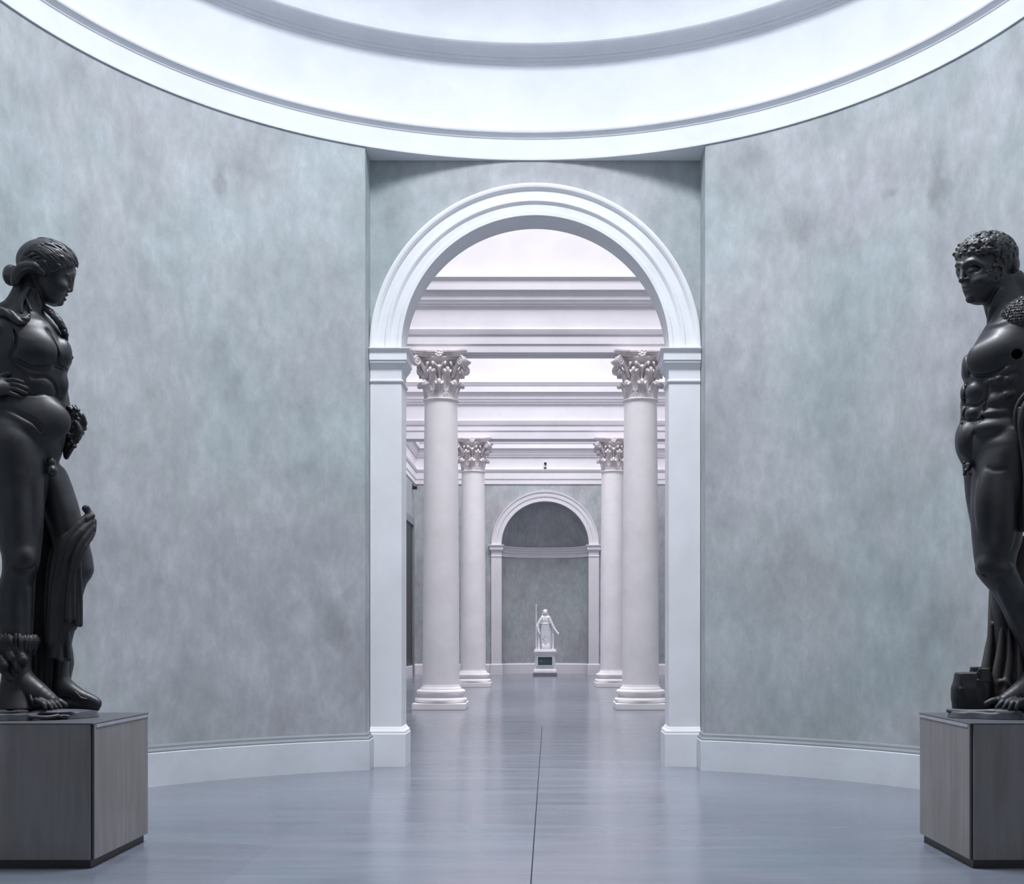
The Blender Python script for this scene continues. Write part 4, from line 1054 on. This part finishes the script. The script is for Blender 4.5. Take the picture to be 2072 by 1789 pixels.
# curly hair and side whiskers
lo, hi = bounds(B, 1920, 2072, 462, 592, -66, 70)
h = Field(lo, hi, 1.15)
cc = B(1996,521,5); cr = np.array([62*.93, 52, 48.5])
h.ball(cc, cr-1, 2); h.ball(B(1972,570,-44), (52,52,48), 2, True); h.ball(B(1998,606,0), (60,90,52), 2, True)
h.ball(B(2050,536,16), (13,34,20), 4); h.ball(B(2052,562,24), (11,26,13), 3)
rnd = random.Random(3)
def hsurf(px, py, sg=-1):
    q = B(px, py, 0)
    for _ in range(4):
        u = ((q[0]-cc[0])/cr[0])**2+((q[2]-cc[2])/cr[2])**2; q = B(px, py, cc[1]+sg*cr[1]*math.sqrt(max(0.0, 1-u)))
    return q
n_c = 300
for i in range(n_c):
    z = 1-2*(i+.5)/n_c; a = i*2.399963+rnd.uniform(-.12,.12); q = math.sqrt(1-z*z)
    v = np.array([q*math.cos(a), q*math.sin(a), z]); p = cc+v*cr
    pyy = 521-v[2]*48
    lim = 517 if v[1] < .25 and v[0] < .3 else (530 if v[0] < .5 else 560)
    if v[1] >= .25: lim = 562
    if pyy > lim: continue
    r = rnd.uniform(5.4, 8.2); t1 = np.cross(v, (0,0,1)); t1 /= max(1e-6, np.linalg.norm(t1)); t2 = np.cross(v, t1); ph = rnd.uniform(0, 6.28); tw = rnd.choice((-1,1))
    asp = rnd.uniform(.6, 1.0)
    loop = [p+v*(-.4+.32*j)+(t1*math.cos(ph)+t2*math.sin(ph))*r*(1-.115*j)*math.cos(tw*j*.9)+(t2*math.cos(ph)-t1*math.sin(ph))*asp*r*(1-.115*j)*math.sin(tw*j*.9) for j in range(8)]
    h.tube(loop, [2.4,3.1,3.4,3.4,3.3,3.1,2.9,2.7], 1.4)
    h.ball(p-v*2.0, r*.8, 1)
for x, y, r, a in ((1934,517,6.5,.4),(1939,508,7,.9),(1945,519,6.5,.2),(1953,512,7,.6),(1962,515,6.5,.1),(1970,509,7,.5),(1979,513,6.5,.3),(1989,508,7,0),(1943,500,7,1),(1958,501,7,.5),(1974,499,7,.2),(2004,492,10,.3),(1991,511,6.5,.2),(2016,513,7,.4),(2004,507,7,.6)):
    p = hsurf(x, y); p[1] -= 1.5
    h.tube([p+np.array([-r*.9*math.cos(a), 1.5, r*.7*math.sin(a)]), p+np.array([-r*.3, -2, r*.55]), p+np.array([r*.6, -2, r*.3]), p+np.array([r*.5, -1.5, -r*.5]), p+np.array([-r*.1, -1.2, -r*.35])], [2,3,3.2,3,2.6], 1)
    h.ball(p, (r*.8, r*.6, r*.7), 1.2)
for i in range(95):
    x = rnd.uniform(1992, 2026); y = rnd.uniform(546, 585)
    if ((x-2008)/16)**2+((y-565)/19)**2 > 1: continue
    h.ball(onh(x, y, .4), (rnd.uniform(2.2,3.4),3,rnd.uniform(2.2,3.4)), .9)
for i in range(24):
    x = rnd.uniform(2012, 2032); y = rnd.uniform(522, 540); h.ball(onh(x, y, -2), (3.8,4.2,3.8), .9)
h.mesh('hair', B.s, HAIRM, sb)
# knobbly pelt over the shoulder
lo, hi = bounds(B, 2014, 2180, 588, 704, -100, 70)
g = Field(lo, hi, 1.4)
pc = B(2086,646,-28); pr_ = np.array([64*.93, 47, 47.5])
g.ball(pc, pr_, 2); g.ball(B(2128,664,-20), (42,46,48), 4)
for i in range(28):
    for j in range(18):
        x = 2018+i*4.9+(j % 2)*2.4; y = 598+j*5.6
        q = B(x, y, pc[1]-30); u = ((q[0]-pc[0])/pr_[0])**2+((q[2]-pc[2])/pr_[2])**2
        if u > .97: continue
        g.ball((q[0], pc[1]-pr_[1]*math.sqrt(1-u)-.2, q[2]), (2.3,2.2,2.6), 1.1)
g.mesh('pelt', B.s, PELT, sb)
# cloth hanging from the forearm
lo, hi = bounds(B, 2040, 2140, 776, 1084, -112, 0)
g = Field(lo, hi, 1.5)
for pts, r in (([(2082,790,-84),(2064,812,-82),(2056,838,-78),(2058,870,-74),(2066,910,-70),(2072,960,-66),(2070,1010,-64),(2068,1070,-62)], [5,5.5,6,5.5,5,5,6,7]),
               ([(2086,800,-92),(2072,826,-94),(2066,856,-92),(2070,900,-86),(2076,960,-80),(2078,1072,-74)], [6,7,7,6,6,7]),
               ([(2092,806,-94),(2084,850,-98),(2084,920,-92),(2088,1000,-84),(2090,1074,-80)], [7,8,8,8,9]),
               ([(2104,812,-90),(2100,880,-92),(2102,980,-84),(2104,1076,-80)], [8,8,8,9]),
               ([(2118,820,-80),(2116,900,-80),(2118,1072,-76)], [8,9,9]),
               ([(2078,830,-70),(2086,920,-66),(2096,1060,-62)], [10,12,14])):
    g.tube([B(*p) for p in pts], r, 2.5)
g.mesh('drapery', B.s, DRAPE, sb)
# cloth-covered trunk behind the legs
lo, hi = bounds(B, 1976, 2180, 1070, 1446, -30, 112)
g = Field(lo, hi, 1.8)
g.loft(B.loft([(1084,2062,2092,56,10),(1108,2046,2104,56,24),(1150,2014,2118,56,34),(1192,2001.5,2126,56,38),(1240,1999,2128,56,40),(1282,1997.5,2130,54,42),(1318,1991,2134,52,44),(1349,1985,2140,50,46),(1390,1984,2148,48,50),(1440,1982,2156,46,54)], cap=6), 2)
for pts, r in (([(2008,1190,36),(2004,1290,20),(1996,1360,10),(1996,1436,4)], [2,6,8,9]), ([(2030,1220,14),(2026,1300,8),(2014,1380,0),(2016,1438,-6)], [1.5,7,9,10]),
               ([(2040,1250,12),(2044,1330,4),(2034,1400,-4),(2040,1438,-8)], [1.5,7,9,10]), ([(2062,1290,8),(2066,1360,0),(2072,1430,-4)], [2,8,10]),
               ([(2012,1262,18),(2026,1254,14),(2040,1262,14)], [3,4,3]), ([(2016,1384,-4),(2032,1378,-8),(2046,1390,-8)], [3,4,3])):
    g.tube([B(*p) for p in pts], r, 7)
g.mesh('trunk_support', B.s, TRUNKM, sb)
# carved block by the trunk
lo, hi = bounds(B, 1914, 2016, 1338, 1444, -72, 70)
g = Field(lo, hi, 1.3)
g.loft(B.loft([(1361,1932,2006,4,40),(1378,1929,2006.5,4,42),(1394,1924.5,2007,4,44),(1408,1924,2007,4,44),(1424,1926,2006,4,42),(1442,1928,2006,4,40)], e=5, cap=1.5), 1)
g.loft(B.loft([(1352,1982,2004,-16,20),(1380,1978,2006,-16,22)], e=5, cap=1.2), 1); g.loft(B.loft([(1349,1963,1990,22,12),(1370,1960,1990,22,14)], e=4, cap=2), 1)
g.tube([B(1978,1362,-38),B(1982,1354,-36)], [2,2], 2)
g.tube([B(1943,1368,-40),B(1942,1380,-41),B(1946,1392,-42)], [1.2,1.8,1.2], .8); g.ball(B(1945,1394,-40), (4,4,4), 1)
g.tube([B(1975,1379,-40),B(1979,1376,-41),B(1985,1378,-41)], [1.6,2.4,1.4], .8); g.ball(B(1990,1406,-44), (12,8,24), 4, True)
g.mesh('carved_block', B.s, BASALT, sb)
lo, hi = bounds(B, 1900, 2236, 1424, 1458, -112, 112); lo = (lo[0], lo[1], .3)
g = Field(lo, hi, 1.5)
slab(g, B, 2062, 134, 88, 2, 12.5, .7, 2.2)
g.tube([B(1919,1438,-50),B(1960,1440,-66),B(2010,1440,-78)], [4.5,4.5,4.5], 2)
g.ball(B(2030,1440,-70), (34,16,6), 4)
g.mesh('rock_base', B.s, ROCKM, sb)
# ================================================================== far statue
E_ = Frame(xat(1103, 47.9), 47.9, zat(1319, 47.9))
cx = E_.loc[0]; u = E_.s
tp = thing('statue_pedestal', 'small white pedestal with a dark panel before the end wall recess', 'pedestal', (cx, 47.9, 0))
def stack(mb, lv):
    rows = [[(sx*w, sy*w, z) for sx, sy in ((-1,-1),(1,-1),(1,1),(-1,1))] for w, z in lv]; k = len(mb.V)
    mb.grid(rows, closev=True); mb.F.append((k,k+1,k+2,k+3)[::-1]); n_ = k+4*(len(lv)-1); mb.F.append((n_,n_+1,n_+2,n_+3)); return mb
zq = lambda py: zat(py, 47.4)
zt = zat(1319, 47.9)
stack(MB(), [(.49,0),(.49,zq(1361.5))]).build('plinth', GREYPED, tp, bevel=.01)
stack(MB(), [(.47,zq(1361.5)),(.47,zq(1359)),(.45,zq(1355.5)),(.43,zq(1354)),(.43,zq(1352))]).build('base', MARBLE, tp)
stack(MB(), [(.425,zq(1352)),(.41,zq(1328))]).build('shaft', MARBLE, tp)
fr_ = MB()
for x0, x1, z0, z1 in ((-.34,-.29,zq(1348),zq(1328)),(.29,.34,zq(1348),zq(1328)),(-.29,.29,zq(1329.5),zq(1328)),(-.29,.29,zq(1348),zq(1346.4))): fr_.box(x0, x1, -.455, -.41, z0, z1)
pn = MB().box(-.29, .29, -.432, -.41, zq(1346.4), zq(1329.5)).build('inscription_panel', PANELM, tp)
fr_.build('panel_frame', MARBLE, tp)
for x, w in ((-.22,.02),(-.19,.03),(-.15,.02),(-.12,.015),(-.02,.012),(.12,.015)):
    MB().box(x, x+w, -.436, -.43, zq(1339), zq(1337.4)).build('letter', PALELET, pn)
stack(MB(), [(.40,zq(1328)),(.43,zq(1326.5)),(.43,zq(1325)),(.465,zq(1321)),(.49,zq(1319.5)),(.49,zt)]).build('cap', MARBLE, tp)
sf = thing('small_statue', 'small white robed statue holding a tall staff, on the white pedestal before the recess', 'statue', E_.loc, E_.rz)
lo, hi = bounds(E_, 1080, 1134, 1228, 1320, -14, 14); lo = (lo[0], lo[1], -.4)
g = Field(lo, hi, .38)
P = E_
g.box(P(1103,1316.3,0)+np.array([0,0,.2]), (22,12,2.6), .8, .3)
g.loft(P.loft([(1310,1097,1115,0,7),(1300,1096,1115.5,0,7),(1285,1094.5,1114.5,0,6.5),(1272,1095.5,1112.5,0,6),(1262,1096.5,1111,0,5.3),(1255,1095,1112,0,5.6),(1249,1096.5,1112,0,4.8),(1246.5,1099,1108,0,3.6)], cap=1), .8)
g.tube([P(1103.5,1249,0),P(1103.3,1243,-.5)], [2.6,2.5], .8); g.ball(P(1103.2,1240,-.5), (4.4,4.8,5.4), .6)
g.ball(P(1103.2,1241,-5.4), (.8,1.2,1.2), .4); g.tube([P(1101,1243.8,-5),P(1105.4,1243.8,-5)], .35, .3, True); g.ball(P(1101.4,1239.6,-5.2), (.9,.8,.5), .3, True); g.ball(P(1105,1239.6,-5.2), (.9,.8,.5), .3, True)
g.ball(P(1103.2,1237.4,.8), (5.1,5.2,4.4), .6); g.tube([P(1098.5,1241,1),P(1097,1247,1)], [1.6,1.4], .5); g.tube([P(1107.8,1241,1),P(1108.6,1246,1)], [1.4,1.2], .5)
g.tube([P(1098,1250,0),P(1092,1258,-1),P(1088,1268,-2)], [4,3.4,2.8], 1); g.tube([P(1088,1268,-2),P(1090,1278,-4),P(1092,1283,-5)], [2.8,2.3,1.6], .8)
g.tube([P(1110,1250,0),P(1116,1262,-1),P(1121,1272,-2)], [4,3.2,2.6], 1); g.tube([P(1121,1272,-2),P(1127,1280,-3),P(1129.5,1282.5,-3.5)], [2.6,2.3,2.4], .8)
for j in range(4): g.tube([P(1128.5+j*.5,1281,-5+j*1.1),P(1129.6+j*.2,1285,-5+j*1.1)], [.7,.55], .25)
g.tube([P(1094,1261,-5.2),P(1103,1262.5,-6.2),P(1112,1261,-5.2)], [.8,.9,.8], .4)
for i in range(9): g.tube([P(1096.5+i*1.8,1265,-5.3-1.0*math.sin(PI*i/8)),P(1095.6+i*2.1,1286,-6.2-.8*math.sin(PI*i/8)),P(1096.5+i*2.2,1307+2*math.sin(i*1.4),-6.6)], [.7,.9,1.0], .5)
g.tube([P(1097,1296,-6.5),P(1105,1290,-7.6),P(1112,1300,-7)], [.5,.8,.5], .5, True)
g.loft(P.loft([(1314,1086,1122,5,3.4),(1290,1086,1121,5,3),(1270,1088,1118,4.5,2.6),(1252,1095,1112,3,2.4)], cap=1), 1)
for x in (1089.5,1091.5,1119): g.tube([P(x,1284,-1),P(x+.5,1298,-1.5),P(x,1312,-2)], [1.6,1.5,1.9], .8)
g.box(P(1105,1310,-8), (8.5,3.4,3), .6, .4)
g.tube([P(1099.5,1304,-7),P(1099,1307,-10.5)], [1.5,1.2], .4); g.tube([P(1109,1304,-7),P(1110,1307,-10.5)], [1.5,1.2], .4)
g.mesh('body', E_.s, MARBLE, sf)
g = Field(*[tuple(q) for q in bounds(E_, 1081, 1090, 1221, 1318, -8, 2)], .34)
g.tube([P(1085,1225.2,-3.2),P(1085,1314.5,-3.2)], [1.15,1.25], .3); g.ball(P(1085,1225.6,-3.2), 1.7, .4)
g.mesh('staff', E_.s, MARBLE, sf)
# ------------------------------------------------------------------ small fixtures in the hall
t = thing('frieze_fixture', 'tiny black round fixture on the white frieze above the far arch', 'fixture', (xat(1103.4,YF-.05), YF-.05, zat(938,YF-.05)))
mb = MB(); mb.lathe([(.045,-.0),(.055,.02),(.055,.05),(.03,.065)], seg=20)
o = mb.build('head', BLACK, t, angle=40); o.rotation_euler = (PI/2, 0, 0)
mb = MB().box(-.055,.055,-.03,.03,-.02,.0); mb.lathe([(.02,-.0),(.05,.0),(.045,.02),(.02,.035)], seg=20)
o = mb.build('bracket', BLACK, t, angle=40); o.location = (-.01, -.01, -.185)
mb = MB().box(-.07,.07,-.006,.012,-.20,.085); mb.build('back_plate', WHITE, t)
xk = HX0+.10
t = thing('corner_camera', 'small dark box under the entablature in the far left corner', 'camera', (xk, 48.6, zat(984,48.6)))
MB().box(-.10,.09,-.08,.08,-.13,.0).build('housing', BLACK, t, bevel=.012)
MB().box(-.11,-.06,-.03,.03,-.02,.10).build('bracket', BLACK, t)

# ------------------------------------------------------------------ rear vestibule (behind the camera)
VEST = mk_flat('dark_vestibule_paint', (.10,.10,.11), .7)
mb = MB().box(-5, 5, -6.2, -6, 0, 7.5).box(-5.3, -5.1, -6, 8.2, 0, 7.5).box(4.9, 5.1, -6, 8.2, 0, 7.5)
o = mb.build('wall_rear', VEST); struct(o, 'grey vestibule walls behind the viewer')
o = MB().box(-5.3, 5.1, -6.2, 4.3, 7.5, 7.7).build('ceiling_rear', VEST); struct(o)
# ------------------------------------------------------------------ light
def area(name, loc, sx, sy, power, col, shape='RECTANGLE', rot=(0,0,0)):
    l = bpy.data.lights.new(name, 'AREA'); l.shape = shape; l.size = sx
    if shape in ('RECTANGLE', 'ELLIPSE'): l.size_y = sy
    l.energy = power; l.color = col
    o = bpy.data.objects.new(name, l); C.objects.link(o); o.location = loc; o.rotation_euler = rot; return o
area('skylight', (RC[0], RC[1], OC_Z+.7), OC_R*2, 0, 1080, (.905,.94,1.0), 'DISK').data.spread = math.radians(128)
for i, (ya, yb) in enumerate(bays):
    area('hall_skylight', (AX, (ya+yb)/2, hi_z+.25), 7.0, yb-ya-6.8, (1330, 1330, 1400)[i], (.97,.95,1.0)).data.spread = math.radians(118)
w = bpy.data.worlds.new('world'); sc.world = w; w.use_nodes = True
bg = w.node_tree.nodes['Background']; bg.inputs[0].default_value = (.80,.88,1.0,1); bg.inputs[1].default_value = .35
sc.view_settings.view_transform = 'Standard'; sc.view_settings.look = 'None'; sc.view_settings.gamma = 1
sc.view_settings.exposure = 0
sc.view_settings.use_curve_mapping = False
sc.cycles.use_denoising = True
sc.cycles.max_bounces = 10; sc.cycles.diffuse_bounces = 6
